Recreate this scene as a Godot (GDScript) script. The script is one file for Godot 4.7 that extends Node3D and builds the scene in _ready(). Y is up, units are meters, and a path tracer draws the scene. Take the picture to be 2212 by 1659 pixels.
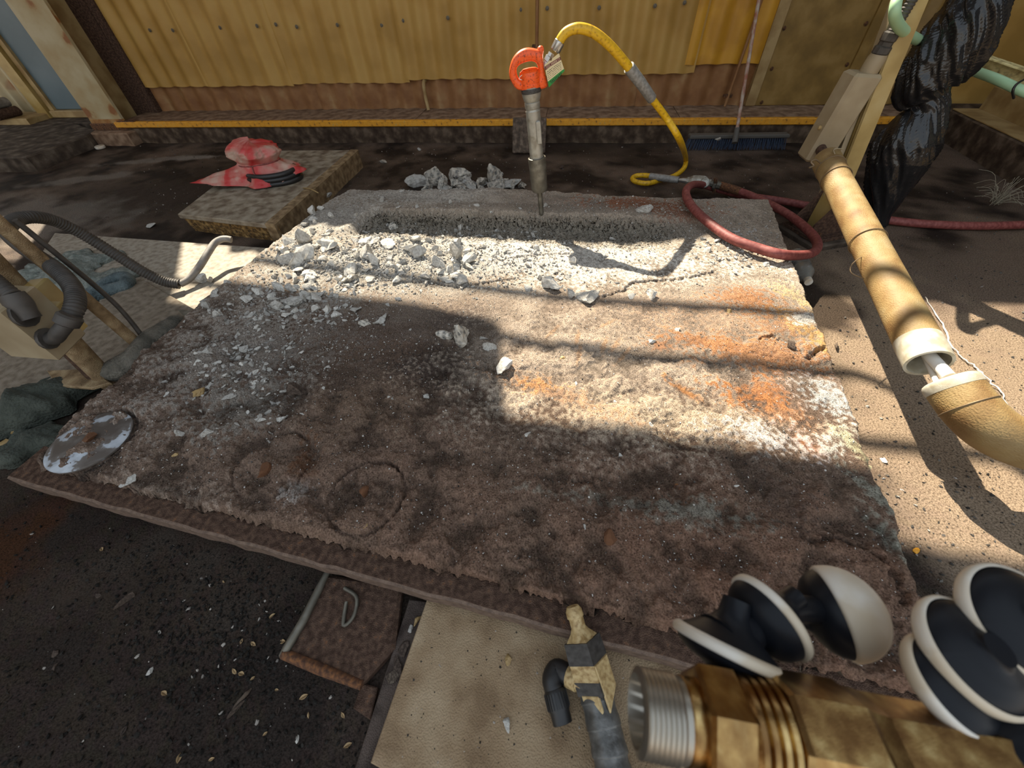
extends Node3D
# A workshop yard: a broken machine plinth, a chipping hammer standing in it, hoses, pipes and rubble.

const FOCAL := 835.0
const EYE := Vector3(0, 0.9, 0)
var cam_basis := Basis(Vector3(0.99872144, -0.03430547, 0.03712971), Vector3(0.05055177, 0.67775298, -0.73354987), Vector3(0.0, 0.73448896, 0.67862064))
const WALL_AT := Vector3(-0.279, 0, -3.348)
const WALL_TURN := -9.318
var wall_u := Vector3(0.98681, 0, 0.16191)
var wall_n := Vector3(-0.16191, 0, 0.98681)
var wall_x := Transform3D()
var m := {}
var taken := {}
var rng := RandomNumberGenerator.new()
var nz := FastNoiseLite.new()
var nz2 := FastNoiseLite.new()

# ---------------------------------------------------------------- points read off the photograph
func ray(px: float, py: float) -> Vector3:
	return cam_basis * Vector3(px - 1106.0, 829.5 - py, -FOCAL)

func g(px: float, py: float, y := 0.0) -> Vector3:          # on the level y
	var r := ray(px, py)
	return EYE + r * ((y - EYE.y) / r.y)

func dp(px: float, py: float, d: float) -> Vector3:         # at a distance d before the lens
	return EYE + ray(px, py) * (d / FOCAL)

func rise(px: float, py: float, base: Vector3) -> Vector3:  # straight above or beside a base, as far off as it is
	var r := ray(px, py)
	return EYE + r * (Vector2(base.x, base.z).length() / Vector2(r.x, r.z).length())

func wp(u: float, v: float, off: float) -> Vector3:         # in the back wall's own axes
	return WALL_AT + wall_u * u + Vector3.UP * v + wall_n * off

# ---------------------------------------------------------------- nodes
func numbered(called: String) -> String:
	if not taken.has(called):
		taken[called] = 0
		return called
	taken[called] += 1
	return "%s_%03d" % [called, taken[called]]

func tag(o: Node3D, label: String, category: String, group := "", kind := "") -> Node3D:
	if label: o.set_meta("label", label)
	if category: o.set_meta("category", category)
	if group: o.set_meta("group", group)
	if kind: o.set_meta("kind", kind)
	return o

func thing(called: String, label: String, category: String, at := Vector3.ZERO, group := "", kind := "") -> Node3D:
	var o := Node3D.new()
	o.name = numbered(called)
	add_child(o)
	o.position = at
	return tag(o, label, category, group, kind)

func one(called: String, mesh: Mesh, mat: Material, label: String, category: String, x := Transform3D(), group := "", kind := "") -> MeshInstance3D:
	var o := MeshInstance3D.new()
	o.name = numbered(called)
	o.mesh = mesh
	o.material_override = mat
	o.transform = x
	add_child(o)
	tag(o, label, category, group, kind)
	return o

func part(called: String, mesh: Mesh, mat: Material, parent: Node3D, x := Transform3D(), label := "") -> MeshInstance3D:
	var o := MeshInstance3D.new()
	o.name = called
	o.mesh = mesh
	o.material_override = mat
	o.transform = x
	parent.add_child(o, true)
	if label: o.set_meta("label", label)
	return o

# world-space transform for a child of an unrotated thing
func rel(parent: Node3D, x: Transform3D) -> Transform3D:
	return parent.transform.affine_inverse() * x

func aim(a: Vector3, b: Vector3, spin := 0.0) -> Transform3D:   # y axis from a to b
	var y := (b - a).normalized()
	var h := Vector3.UP if absf(y.y) < 0.95 else Vector3.BACK
	var x := h.cross(y).normalized()
	var z := x.cross(y)
	return Transform3D(Basis(x, y, z) * Basis(Vector3.UP, spin), a)

func yaw(at: Vector3, deg: float) -> Transform3D:
	return Transform3D(Basis(Vector3.UP, deg_to_rad(deg)), at)

func eul(at: Vector3, rx: float, ry: float, rz: float) -> Transform3D:
	return Transform3D(Basis.from_euler(Vector3(deg_to_rad(rx), deg_to_rad(ry), deg_to_rad(rz))), at)

# ---------------------------------------------------------------- shapes (counter-clockwise seen from outside; written out clockwise)
func new_st() -> SurfaceTool:
	var s := SurfaceTool.new()
	s.begin(Mesh.PRIMITIVE_TRIANGLES)
	return s

func tri(s: SurfaceTool, a: Vector3, b: Vector3, c: Vector3, sg := -1) -> void:
	s.set_smooth_group(sg)
	s.add_vertex(a)
	s.set_smooth_group(sg)
	s.add_vertex(c)
	s.set_smooth_group(sg)
	s.add_vertex(b)

func quad(s: SurfaceTool, a: Vector3, b: Vector3, c: Vector3, d: Vector3, sg := -1) -> void:
	tri(s, a, b, c, sg)
	tri(s, a, c, d, sg)

func done(s: SurfaceTool) -> ArrayMesh:
	s.generate_normals()
	s.index()
	return s.commit()

func prism(s: SurfaceTool, poly: Array, y0: float, y1: float, x := Transform3D(), bev := 0.0) -> void:
	# poly: Vector2 (x, z) run counter-clockwise seen from above (x right, z towards the viewer)
	var p := []
	var area := 0.0
	for i in poly.size():
		var q: Vector2 = poly[i]
		var r: Vector2 = poly[(i + 1) % poly.size()]
		area += q.x * r.y - r.x * q.y
	for q in poly: p.append(q)
	if area > 0: p.reverse()
	var n := p.size()
	var ring := func(y: float, inset: float) -> Array:
		var out := []
		for i in n:
			var q: Vector2 = p[i]
			if inset > 0.0:
				var a: Vector2 = (q - p[(i + n - 1) % n]).normalized()
				var b: Vector2 = (p[(i + 1) % n] - q).normalized()
				var n1 := Vector2(a.y, -a.x)
				var n2 := Vector2(b.y, -b.x)
				q += (n1 + n2) * (inset / maxf(1.0 + n1.dot(n2), 0.3))
			out.append(x * Vector3(q.x, y, q.y))
		return out
	var rings := [ring.call(y0, bev), ring.call(y0 + bev, 0.0), ring.call(y1 - bev, 0.0), ring.call(y1, bev)] if bev > 0 else [ring.call(y0, 0.0), ring.call(y1, 0.0)]
	for k in rings.size() - 1:
		for i in n:
			var j := (i + 1) % n
			quad(s, rings[k][i], rings[k][j], rings[k + 1][j], rings[k + 1][i])
	var flat := PackedVector2Array()
	for q in p: flat.append(q)
	var idx := Geometry2D.triangulate_polygon(flat)
	for k in range(0, idx.size(), 3):
		var tp: Array = rings[-1]
		var bt: Array = rings[0]
		var a2: Vector2 = p[idx[k]]
		var b2: Vector2 = p[idx[k + 1]]
		var c2: Vector2 = p[idx[k + 2]]
		if (b2 - a2).cross(c2 - a2) < 0:
			tri(s, tp[idx[k]], tp[idx[k + 1]], tp[idx[k + 2]])
			tri(s, bt[idx[k]], bt[idx[k + 2]], bt[idx[k + 1]])
		else:
			tri(s, tp[idx[k]], tp[idx[k + 2]], tp[idx[k + 1]])
			tri(s, bt[idx[k]], bt[idx[k + 1]], bt[idx[k + 2]])

func box(s: SurfaceTool, lo: Vector3, hi: Vector3, bev := 0.0, x := Transform3D()) -> void:
	prism(s, [Vector2(lo.x, lo.z), Vector2(lo.x, hi.z), Vector2(hi.x, hi.z), Vector2(hi.x, lo.z)], lo.y, hi.y, x, bev)

func boxm(size: Vector3, bev := 0.0) -> ArrayMesh:          # standing on its base
	var s := new_st()
	box(s, Vector3(-size.x / 2, 0, -size.z / 2), Vector3(size.x / 2, size.y, size.z / 2), bev)
	return done(s)

func lathe(s: SurfaceTool, prof: Array, seg := 24, x := Transform3D(), crease := 0.6) -> void:
	# prof: Vector2 (radius, y) from the bottom up along the outside
	var sg := 1
	for k in prof.size() - 1:
		var a: Vector2 = prof[k]
		var b: Vector2 = prof[k + 1]
		if crease <= 0.2: sg = -1
		elif k > 0:
			var z: Vector2 = prof[k - 1]
			if absf((a - z).angle_to(b - a)) > crease: sg += 1
		for i in seg:
			var t0 := TAU * i / seg
			var t1 := TAU * (i + 1) / seg
			var c0 := Vector3(cos(t0), 0, -sin(t0))
			var c1 := Vector3(cos(t1), 0, -sin(t1))
			var p0 := x * (c0 * a.x + Vector3.UP * a.y)
			var p1 := x * (c1 * a.x + Vector3.UP * a.y)
			var p2 := x * (c1 * b.x + Vector3.UP * b.y)
			var p3 := x * (c0 * b.x + Vector3.UP * b.y)
			if a.x > 1e-5: tri(s, p0, p1, p2, sg)
			if b.x > 1e-5: tri(s, p0, p2, p3, sg)

func lathem(prof: Array, seg := 24, crease := 0.6) -> ArrayMesh:
	var s := new_st()
	lathe(s, prof, seg, Transform3D(), crease)
	return done(s)

func spline(pts: Array, per := 8) -> Array:
	var out := []
	for i in pts.size() - 1:
		var p0: Vector3 = pts[maxi(i - 1, 0)]
		var p1: Vector3 = pts[i]
		var p2: Vector3 = pts[i + 1]
		var p3: Vector3 = pts[mini(i + 2, pts.size() - 1)]
		for k in per:
			out.append(p1.cubic_interpolate(p2, p0, p3, float(k) / per))
	out.append(pts[-1])
	return out

func even(pts: Array, step: float) -> Array:                # the same line, cut into equal steps
	var out := [pts[0]]
	var left := step
	for i in pts.size() - 1:
		var a: Vector3 = pts[i]
		var b: Vector3 = pts[i + 1]
		var d := a.distance_to(b)
		while d >= left:
			a = a + (b - a) * (left / d)
			out.append(a)
			d = a.distance_to(b)
			left = step
		left -= d
	return out

func tube(s: SurfaceTool, pts: Array, rad, seg := 12, caps := true, squash := 1.0) -> void:
	var n := pts.size()
	var t: Vector3 = (pts[1] - pts[0]).normalized()
	var u: Vector3 = t.cross(Vector3.UP if absf(t.y) < 0.9 else Vector3.RIGHT).normalized()
	var last := []
	for i in n:
		var a: Vector3 = pts[maxi(i - 1, 0)]
		var b: Vector3 = pts[mini(i + 1, n - 1)]
		t = (b - a).normalized()
		u = (u - t * u.dot(t)).normalized()
		var v := t.cross(u)
		var r: float = rad[i] if rad is Array else rad
		var ring := []
		for k in seg:
			var w := TAU * k / seg
			ring.append(pts[i] + (u * cos(w) + v * sin(w) * squash) * r)
		if i > 0:
			for k in seg:
				var j := (k + 1) % seg
				quad(s, last[k], last[j], ring[j], ring[k], 1)
		elif caps:
			for k in seg: tri(s, pts[0], ring[(k + 1) % seg], ring[k], 2)
		last = ring
	if caps:
		for k in seg: tri(s, pts[-1], last[k], last[(k + 1) % seg], 3)

func tubem(pts: Array, rad, seg := 12, caps := true) -> ArrayMesh:
	var s := new_st()
	tube(s, pts, rad, seg, caps)
	return done(s)

func ridged(pts: Array, r: float, pitch: float, depth: float, seg := 14) -> ArrayMesh:   # corrugated conduit
	var p := even(pts, pitch / 4.0)
	var rr := []
	for i in p.size(): rr.append(r - depth * [1.0, 0.25, 0.0, 0.25][i % 4])
	return tubem(p, rr, seg)

func rock(seed_: int, cuts := 11, fine := 1, flat := 0.55) -> ArrayMesh:      # a split, angular fragment about 1 across
	var r := RandomNumberGenerator.new()
	r.seed = seed_
	var t := (1.0 + sqrt(5.0)) / 2.0
	var v := [Vector3(-1, t, 0), Vector3(1, t, 0), Vector3(-1, -t, 0), Vector3(1, -t, 0), Vector3(0, -1, t), Vector3(0, 1, t), Vector3(0, -1, -t), Vector3(0, 1, -t), Vector3(t, 0, -1), Vector3(t, 0, 1), Vector3(-t, 0, -1), Vector3(-t, 0, 1)]
	var f := [[0, 11, 5], [0, 5, 1], [0, 1, 7], [0, 7, 10], [0, 10, 11], [1, 5, 9], [5, 11, 4], [11, 10, 2], [10, 7, 6], [7, 1, 8], [3, 9, 4], [3, 4, 2], [3, 2, 6], [3, 6, 8], [3, 8, 9], [4, 9, 5], [2, 4, 11], [6, 2, 10], [8, 6, 7], [9, 8, 1]]
	for i in v.size(): v[i] = v[i].normalized()
	for k in fine:
		var f2 := []
		var mids := {}
		for q in f:
			var e := []
			for j in 3:
				var key := Vector2i(mini(q[j], q[(j + 1) % 3]), maxi(q[j], q[(j + 1) % 3]))
				if not mids.has(key):
					mids[key] = v.size()
					v.append(((v[key.x] + v[key.y]) * 0.5).normalized())
				e.append(mids[key])
			f2.append_array([[q[0], e[0], e[2]], [q[1], e[1], e[0]], [q[2], e[2], e[1]], [e[0], e[1], e[2]]])
		f = f2
	var st := Vector3(r.randf_range(0.8, 1.25), 1, r.randf_range(0.65, 1.0))
	for c in cuts:
		var nrm := Vector3(r.randfn(), r.randfn() * 0.7, r.randfn()).normalized()
		var d := r.randf_range(0.22, 0.62)
		for i in v.size():
			var o: float = v[i].dot(nrm) - d
			if o > 0: v[i] = v[i] - nrm * o
	var low := 9.0
	for i in v.size():
		v[i] = (v[i] + Vector3(r.randfn(), r.randfn(), r.randfn()) * 0.03) * st * Vector3(0.5, 0.5 * flat, 0.5)
		low = minf(low, v[i].y)
	var s := new_st()
	for q in f: tri(s, v[q[0]] - Vector3(0, low * 0.8, 0), v[q[1]] - Vector3(0, low * 0.8, 0), v[q[2]] - Vector3(0, low * 0.8, 0))
	return done(s)

func corrugated(w: float, h: float, pitch: float, amp: float, wob := 0.0, per := 10) -> ArrayMesh:  # a sheet from x 0 to w, y 0 to h, with thickness
	var s := new_st()
	var n := int(ceil(w / pitch * per))
	var pr := func(i: int) -> Vector2:
		var x := w * i / n
		return Vector2(x, amp * sin(TAU * x / pitch))
	for i in n:
		var a: Vector2 = pr.call(i)
		var b: Vector2 = pr.call(i + 1)
		var ya := wob * sin(TAU * a.x / pitch + 0.7) + wob * 0.8 * sin(a.x * 5.3)
		var yb := wob * sin(TAU * b.x / pitch + 0.7) + wob * 0.8 * sin(b.x * 5.3)
		quad(s, Vector3(a.x, ya, a.y), Vector3(b.x, yb, b.y), Vector3(b.x, h, b.y), Vector3(a.x, h, a.y), 1)
		quad(s, Vector3(b.x, yb, b.y - 0.004), Vector3(a.x, ya, a.y - 0.004), Vector3(a.x, h, a.y - 0.004), Vector3(b.x, h, b.y - 0.004), 2)
		quad(s, Vector3(a.x, ya, a.y - 0.004), Vector3(b.x, yb, b.y - 0.004), Vector3(b.x, yb, b.y), Vector3(a.x, ya, a.y), 3)
	var e0: Vector2 = pr.call(0)
	var e1: Vector2 = pr.call(n)
	quad(s, Vector3(e0.x, 0, e0.y - 0.004), Vector3(e0.x, 0, e0.y), Vector3(e0.x, h, e0.y), Vector3(e0.x, h, e0.y - 0.004), 4)
	quad(s, Vector3(e1.x, 0, e1.y), Vector3(e1.x, 0, e1.y - 0.004), Vector3(e1.x, h, e1.y - 0.004), Vector3(e1.x, h, e1.y), 5)
	return done(s)

# ---------------------------------------------------------------- materials
func noise(freq: float, kind := FastNoiseLite.TYPE_SIMPLEX_SMOOTH, oct := 5, sd := 1) -> FastNoiseLite:
	var n := FastNoiseLite.new()
	n.noise_type = kind
	n.frequency = freq
	n.fractal_octaves = oct
	n.seed = sd
	return n

var normals := {}
func relief(kind: String) -> Texture2D:
	if not normals.has(kind):
		var t := NoiseTexture2D.new()
		t.width = 1024 if kind == "grit" else 512
		t.height = t.width
		t.seamless = true
		t.as_normal_map = true
		match kind:
			"grit":
				t.noise = noise(0.13, FastNoiseLite.TYPE_SIMPLEX, 3, 11)
				t.bump_strength = 5.0
			"lumps":
				t.noise = noise(0.012, FastNoiseLite.TYPE_SIMPLEX, 6, 5)
				t.bump_strength = 12.0
			"fibre":
				t.noise = noise(0.06, FastNoiseLite.TYPE_SIMPLEX, 3, 8)
				t.bump_strength = 8.0
		normals[kind] = t
	return normals[kind]

func stained(stops: Array, freq: float, sd := 1, size := 512, kind := FastNoiseLite.TYPE_SIMPLEX_SMOOTH) -> NoiseTexture2D:
	# stops: [place, linear colour] ...
	var t := NoiseTexture2D.new()
	t.width = size
	t.height = size
	t.seamless = true
	t.noise = noise(freq, kind, 6, sd)
	var r := Gradient.new()
	var off := PackedFloat32Array()
	var col := PackedColorArray()
	for q in stops:
		off.append(q[0])
		col.append((q[1] as Color).linear_to_srgb())
	r.offsets = off
	r.colors = col
	t.color_ramp = r
	return t

func mat(called: String, c: Color, rough: float, metal := 0.0, tex: Texture2D = null, scale := 1.0, bump := "", bs := 0.5, vertex := false, own_axes := true) -> StandardMaterial3D:
	var k := StandardMaterial3D.new()
	k.resource_name = called
	k.albedo_color = c.linear_to_srgb()
	k.roughness = rough
	k.metallic = metal
	k.vertex_color_use_as_albedo = vertex
	if tex or bump:
		k.uv1_triplanar = true
		k.uv1_world_triplanar = not own_axes
		k.uv1_scale = Vector3.ONE * scale
	if tex:
		k.albedo_texture = tex
		k.albedo_color = Color.WHITE
	if bump:
		k.normal_enabled = true
		k.normal_texture = relief(bump)
		k.normal_scale = bs
	m[called] = k
	return k

func C(r: float, gr: float, b: float) -> Color:
	return Color(r, gr, b)

func make_materials() -> void:
	var W := Color.WHITE
	mat("sheet", W, 0.62, 0, stained([[0.25, C(0.35, 0.20, 0.042)], [0.5, C(0.42, 0.245, 0.058)], [0.75, C(0.455, 0.28, 0.076)]], 0.006, 2), 0.8)
	mat("skirt", W, 0.7, 0, stained([[0.25, C(0.19, 0.08, 0.026)], [0.5, C(0.25, 0.118, 0.042)], [0.7, C(0.29, 0.15, 0.06)], [0.85, C(0.33, 0.2, 0.088)]], 0.009, 3), 1.1)
	mat("yellow_sheet", W, 0.55, 0, stained([[0.3, C(0.42, 0.20, 0.014)], [0.7, C(0.55, 0.28, 0.022)]], 0.008, 4), 1.0)
	mat("panel", W, 0.5, 0, stained([[0.2, C(0.17, 0.10, 0.02)], [0.55, C(0.225, 0.135, 0.03)], [0.8, C(0.28, 0.175, 0.05)]], 0.009, 6), 1.2)
	mat("rust_bolt", W, 0.8, 0.2, stained([[0.3, C(0.05, 0.025, 0.012)], [0.7, C(0.17, 0.07, 0.025)]], 0.03, 7, 128), 14.0)
	mat("grey_bolt", C(0.13, 0.11, 0.08), 0.6, 0.2)
	mat("kerb", W, 0.75, 0, stained([[0.2, C(0.045, 0.03, 0.022)], [0.55, C(0.085, 0.06, 0.042)], [0.8, C(0.15, 0.11, 0.08)]], 0.012, 8), 1.6, "grit", 0.6)
	mat("ledge", W, 0.8, 0, stained([[0.2, C(0.16, 0.10, 0.065)], [0.6, C(0.27, 0.18, 0.12)], [0.85, C(0.33, 0.235, 0.165)]], 0.014, 9), 1.6, "grit", 0.5)
	mat("yellow_paint", W, 0.6, 0, stained([[0.18, C(0.16, 0.075, 0.02)], [0.3, C(0.62, 0.27, 0.012)], [0.7, C(0.74, 0.34, 0.018)], [0.9, C(0.5, 0.3, 0.09)]], 0.02, 10), 2.0, "grit", 0.5)
	mat("column", W, 0.55, 0, stained([[0.14, C(0.22, 0.085, 0.022)], [0.26, C(0.34, 0.25, 0.12)], [0.55, C(0.385, 0.315, 0.18)], [0.85, C(0.43, 0.37, 0.235)]], 0.005, 12), 1.2)
	mat("rusty_paint", W, 0.7, 0, stained([[0.25, C(0.13, 0.045, 0.012)], [0.5, C(0.26, 0.11, 0.025)], [0.8, C(0.36, 0.21, 0.075)]], 0.015, 61, 256), 2.5)
	mat("door_blue", W, 0.5, 0, stained([[0.3, C(0.085, 0.125, 0.145)], [0.7, C(0.11, 0.155, 0.175)]], 0.006, 13, 256), 1.0)
	mat("trim_tan", W, 0.6, 0, stained([[0.25, C(0.24, 0.15, 0.055)], [0.7, C(0.38, 0.27, 0.12)]], 0.012, 14, 256), 1.6)
	mat("dark_concrete", W, 0.72, 0, stained([[0.2, C(0.05, 0.038, 0.03)], [0.6, C(0.10, 0.078, 0.06)], [0.85, C(0.17, 0.14, 0.11)]], 0.012, 15), 1.5, "grit", 0.7)
	mat("pad", W, 0.85, 0, stained([[0.2, C(0.16, 0.12, 0.085)], [0.5, C(0.27, 0.225, 0.165)], [0.8, C(0.36, 0.31, 0.24)]], 0.014, 16), 1.6, "grit", 0.8)
	mat("pad_edge", W, 0.75, 0, stained([[0.2, C(0.13, 0.08, 0.035)], [0.55, C(0.26, 0.175, 0.09)], [0.85, C(0.36, 0.27, 0.15)]], 0.018, 17), 2.0, "grit", 0.8)
	mat("crumbled", W, 0.85, 0, stained([[0.25, C(0.035, 0.022, 0.01)], [0.45, C(0.19, 0.10, 0.028)], [0.7, C(0.42, 0.27, 0.10)]], 0.035, 18, 512, FastNoiseLite.TYPE_CELLULAR), 3.0, "lumps", 1.0)
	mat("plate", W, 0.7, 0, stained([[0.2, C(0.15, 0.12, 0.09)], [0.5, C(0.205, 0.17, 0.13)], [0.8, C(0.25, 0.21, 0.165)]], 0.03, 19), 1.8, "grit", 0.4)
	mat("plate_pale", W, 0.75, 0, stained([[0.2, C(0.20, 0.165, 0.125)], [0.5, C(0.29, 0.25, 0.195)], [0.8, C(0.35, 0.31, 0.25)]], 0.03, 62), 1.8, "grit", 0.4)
	mat("edging_face", W, 0.75, 0, stained([[0.2, C(0.08, 0.05, 0.036)], [0.5, C(0.13, 0.085, 0.06)], [0.8, C(0.18, 0.12, 0.085)]], 0.05, 63), 2.2, "grit", 0.7)
	mat("steel_rust", W, 0.75, 0.1, stained([[0.2, C(0.05, 0.03, 0.022)], [0.5, C(0.085, 0.052, 0.038)], [0.75, C(0.12, 0.075, 0.053)], [0.92, C(0.18, 0.085, 0.045)]], 0.05, 20), 2.2, "grit", 0.8)
	mat("orange_paint", W, 0.42, 0, stained([[0.2, C(0.22, 0.03, 0.008)], [0.32, C(0.78, 0.085, 0.008)], [0.7, C(0.86, 0.11, 0.012)], [0.9, C(0.5, 0.07, 0.02)]], 0.02, 21), 7.0)
	mat("hammer_steel", W, 0.45, 0.55, stained([[0.2, C(0.22, 0.20, 0.16)], [0.45, C(0.32, 0.31, 0.27)], [0.8, C(0.38, 0.37, 0.33)]], 0.012, 22), 4.0)
	mat("dark_steel", W, 0.5, 0.5, stained([[0.25, C(0.10, 0.09, 0.07)], [0.6, C(0.15, 0.138, 0.112)], [0.85, C(0.20, 0.185, 0.15)]], 0.012, 23), 4.0)
	mat("bare_steel", C(0.5, 0.5, 0.48), 0.3, 0.85)
	mat("yellow_hose", W, 0.42, 0, stained([[0.2, C(0.33, 0.17, 0.006)], [0.4, C(0.62, 0.36, 0.008)], [0.8, C(0.72, 0.43, 0.012)]], 0.02, 24), 6.0)
	mat("grey_tape", W, 0.4, 0.25, stained([[0.25, C(0.19, 0.185, 0.17)], [0.7, C(0.33, 0.325, 0.31)]], 0.03, 25, 256), 8.0, "fibre", 0.5)
	mat("red_hose", W, 0.6, 0, stained([[0.2, C(0.14, 0.028, 0.026)], [0.55, C(0.225, 0.055, 0.048)], [0.85, C(0.28, 0.10, 0.085)]], 0.02, 26), 5.0, "grit", 0.3)
	mat("wood_old", W, 0.85, 0, stained([[0.25, C(0.05, 0.035, 0.025)], [0.6, C(0.12, 0.085, 0.06)], [0.85, C(0.2, 0.15, 0.11)]], 0.02, 27), 3.0, "fibre", 0.8)
	mat("broom_block", C(0.085, 0.08, 0.072), 0.7)
	mat("bristle", C(0.055, 0.085, 0.15), 0.6)
	mat("broom_pole", W, 0.6, 0, stained([[0.3, C(0.28, 0.1, 0.06)], [0.5, C(0.38, 0.3, 0.24)], [0.8, C(0.48, 0.43, 0.38)]], 0.02, 28, 256), 3.0)
	mat("box_tan", W, 0.55, 0, stained([[0.2, C(0.255, 0.195, 0.115)], [0.55, C(0.30, 0.235, 0.145)], [0.85, C(0.34, 0.275, 0.175)]], 0.006, 29), 2.0)
	mat("post_tan", W, 0.45, 0, stained([[0.2, C(0.30, 0.20, 0.06)], [0.5, C(0.37, 0.255, 0.085)], [0.85, C(0.42, 0.31, 0.13)]], 0.006, 30), 1.6)
	mat("black_film", C(0.014, 0.014, 0.015), 0.2, 0, null, 2.0, "lumps", 0.3)
	mat("green_tube", C(0.36, 0.56, 0.34), 0.4)
	mat("yellow_bar", W, 0.6, 0, stained([[0.2, C(0.22, 0.17, 0.07)], [0.45, C(0.55, 0.46, 0.2)], [0.8, C(0.64, 0.56, 0.29)]], 0.03, 31, 256), 5.0, "grit", 0.6)
	mat("jacket", W, 0.65, 0, stained([[0.16, C(0.15, 0.075, 0.022)], [0.4, C(0.225, 0.14, 0.05)], [0.6, C(0.275, 0.187, 0.075)], [0.85, C(0.33, 0.25, 0.125)]], 0.012, 32), 1.5, "grit", 0.35)
	mat("jacket_white", W, 0.7, 0, stained([[0.2, C(0.34, 0.30, 0.21)], [0.6, C(0.50, 0.48, 0.41)]], 0.02, 33, 256), 5.0, "grit", 0.5)
	mat("void", C(0.012, 0.01, 0.009), 0.9)
	mat("wire", C(0.20, 0.14, 0.08), 0.5, 0.4)
	mat("conduit", W, 0.6, 0, stained([[0.25, C(0.03, 0.026, 0.022)], [0.7, C(0.062, 0.053, 0.046)]], 0.02, 34, 256), 4.0)
	mat("grey_tube", W, 0.6, 0, stained([[0.25, C(0.13, 0.115, 0.10)], [0.7, C(0.26, 0.24, 0.215)]], 0.02, 35, 256), 4.0, "grit", 0.4)
	mat("rag_green", W, 0.95, 0, stained([[0.25, C(0.10, 0.118, 0.104)], [0.6, C(0.185, 0.205, 0.182)], [0.85, C(0.27, 0.288, 0.262)]], 0.02, 36), 3.0, "fibre", 0.9)
	mat("rag_grey", W, 0.95, 0, stained([[0.25, C(0.07, 0.065, 0.052)], [0.6, C(0.14, 0.125, 0.10)], [0.85, C(0.22, 0.20, 0.165)]], 0.02, 60, 256), 3.0, "fibre", 0.9)
	mat("rag_blue", W, 0.95, 0, stained([[0.25, C(0.05, 0.072, 0.08)], [0.7, C(0.11, 0.14, 0.145)]], 0.02, 37, 256), 3.0, "fibre", 0.9)
	mat("sandbag", W, 0.95, 0, stained([[0.25, C(0.03, 0.035, 0.027)], [0.7, C(0.062, 0.07, 0.055)]], 0.02, 38, 256), 3.0, "fibre", 0.9)
	mat("red_vinyl", W, 0.5, 0, stained([[0.3, C(0.42, 0.018, 0.02)], [0.55, C(0.48, 0.045, 0.04)], [0.66, C(0.47, 0.20, 0.16)], [0.85, C(0.48, 0.38, 0.30)]], 0.007, 39, 256), 2.4)
	mat("rubber", C(0.016, 0.015, 0.015), 0.45)
	mat("plywood", W, 0.75, 0, stained([[0.15, C(0.20, 0.135, 0.08)], [0.4, C(0.27, 0.19, 0.115)], [0.7, C(0.33, 0.245, 0.155)], [0.9, C(0.38, 0.29, 0.19)]], 0.01, 40), 1.6, "grit", 0.4)
	mat("dark_board", W, 0.8, 0, stained([[0.2, C(0.04, 0.03, 0.026)], [0.7, C(0.10, 0.078, 0.066)]], 0.015, 41), 2.0, "grit", 0.7)
	mat("nozzle_tan", W, 0.5, 0, stained([[0.25, C(0.26, 0.16, 0.06)], [0.5, C(0.46, 0.33, 0.15)], [0.85, C(0.55, 0.42, 0.22)]], 0.03, 42, 256), 12.0, "grit", 0.3)
	mat("black_tape", W, 0.5, 0, stained([[0.25, C(0.022, 0.02, 0.019)], [0.75, C(0.06, 0.057, 0.053)]], 0.03, 43, 256), 10.0, "grit", 0.3)
	mat("duct_tape", W, 0.38, 0.2, stained([[0.25, C(0.065, 0.064, 0.06)], [0.7, C(0.14, 0.14, 0.135)]], 0.025, 44, 256), 7.0, "lumps", 0.4)
	mat("brass", W, 0.28, 1.0, stained([[0.2, C(0.17, 0.085, 0.032)], [0.45, C(0.28, 0.16, 0.06)], [0.62, C(0.40, 0.25, 0.095)], [0.85, C(0.62, 0.45, 0.2)]], 0.012, 45), 6.0, "grit", 0.12)
	mat("steel_thread", C(0.36, 0.33, 0.28), 0.36, 0.9)
	mat("cup_white", W, 0.5, 0, stained([[0.25, C(0.55, 0.46, 0.34)], [0.5, C(0.68, 0.64, 0.57)], [0.8, C(0.74, 0.72, 0.68)]], 0.006, 46, 256), 6.0)
	mat("cup_black", C(0.009, 0.010, 0.013), 0.38).metallic_specular = 0.3
	mat("weed", C(0.30, 0.27, 0.2), 0.8)
	mat("leaf_dry", W, 0.8, 0, stained([[0.3, C(0.24, 0.14, 0.06)], [0.7, C(0.45, 0.33, 0.18)]], 0.02, 47, 128), 20.0)
	mat("roof", C(0.22, 0.2, 0.18), 0.8)
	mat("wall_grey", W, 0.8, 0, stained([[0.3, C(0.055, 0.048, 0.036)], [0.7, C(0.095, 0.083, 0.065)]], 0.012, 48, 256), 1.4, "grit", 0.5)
	mat("yard", W, 0.9, 0, stained([[0.3, C(0.20, 0.15, 0.11)], [0.7, C(0.30, 0.23, 0.17)]], 0.01, 49, 256), 0.4, "", 0.5, false, false)
	# broken concrete in three tones; the vertex or copy colour varies each piece
	var grain := stained([[0.2, C(0.45, 0.44, 0.42)], [0.45, C(0.75, 0.74, 0.72)], [0.8, C(1, 1, 1)]], 0.03, 50, 512)
	mat("stone", W, 0.9, 0, grain, 5.0, "grit", 0.8, true)
	mat("stone_white", W, 0.85, 0, stained([[0.25, C(0.38, 0.36, 0.325)], [0.5, C(0.52, 0.50, 0.46)], [0.8, C(0.61, 0.595, 0.555)]], 0.02, 51), 0.9, "lumps", 0.35)
	mat("stone_grey", W, 0.9, 0, stained([[0.25, C(0.27, 0.255, 0.23)], [0.5, C(0.40, 0.385, 0.355)], [0.8, C(0.50, 0.485, 0.45)]], 0.02, 52), 0.9, "lumps", 0.35)
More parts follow.
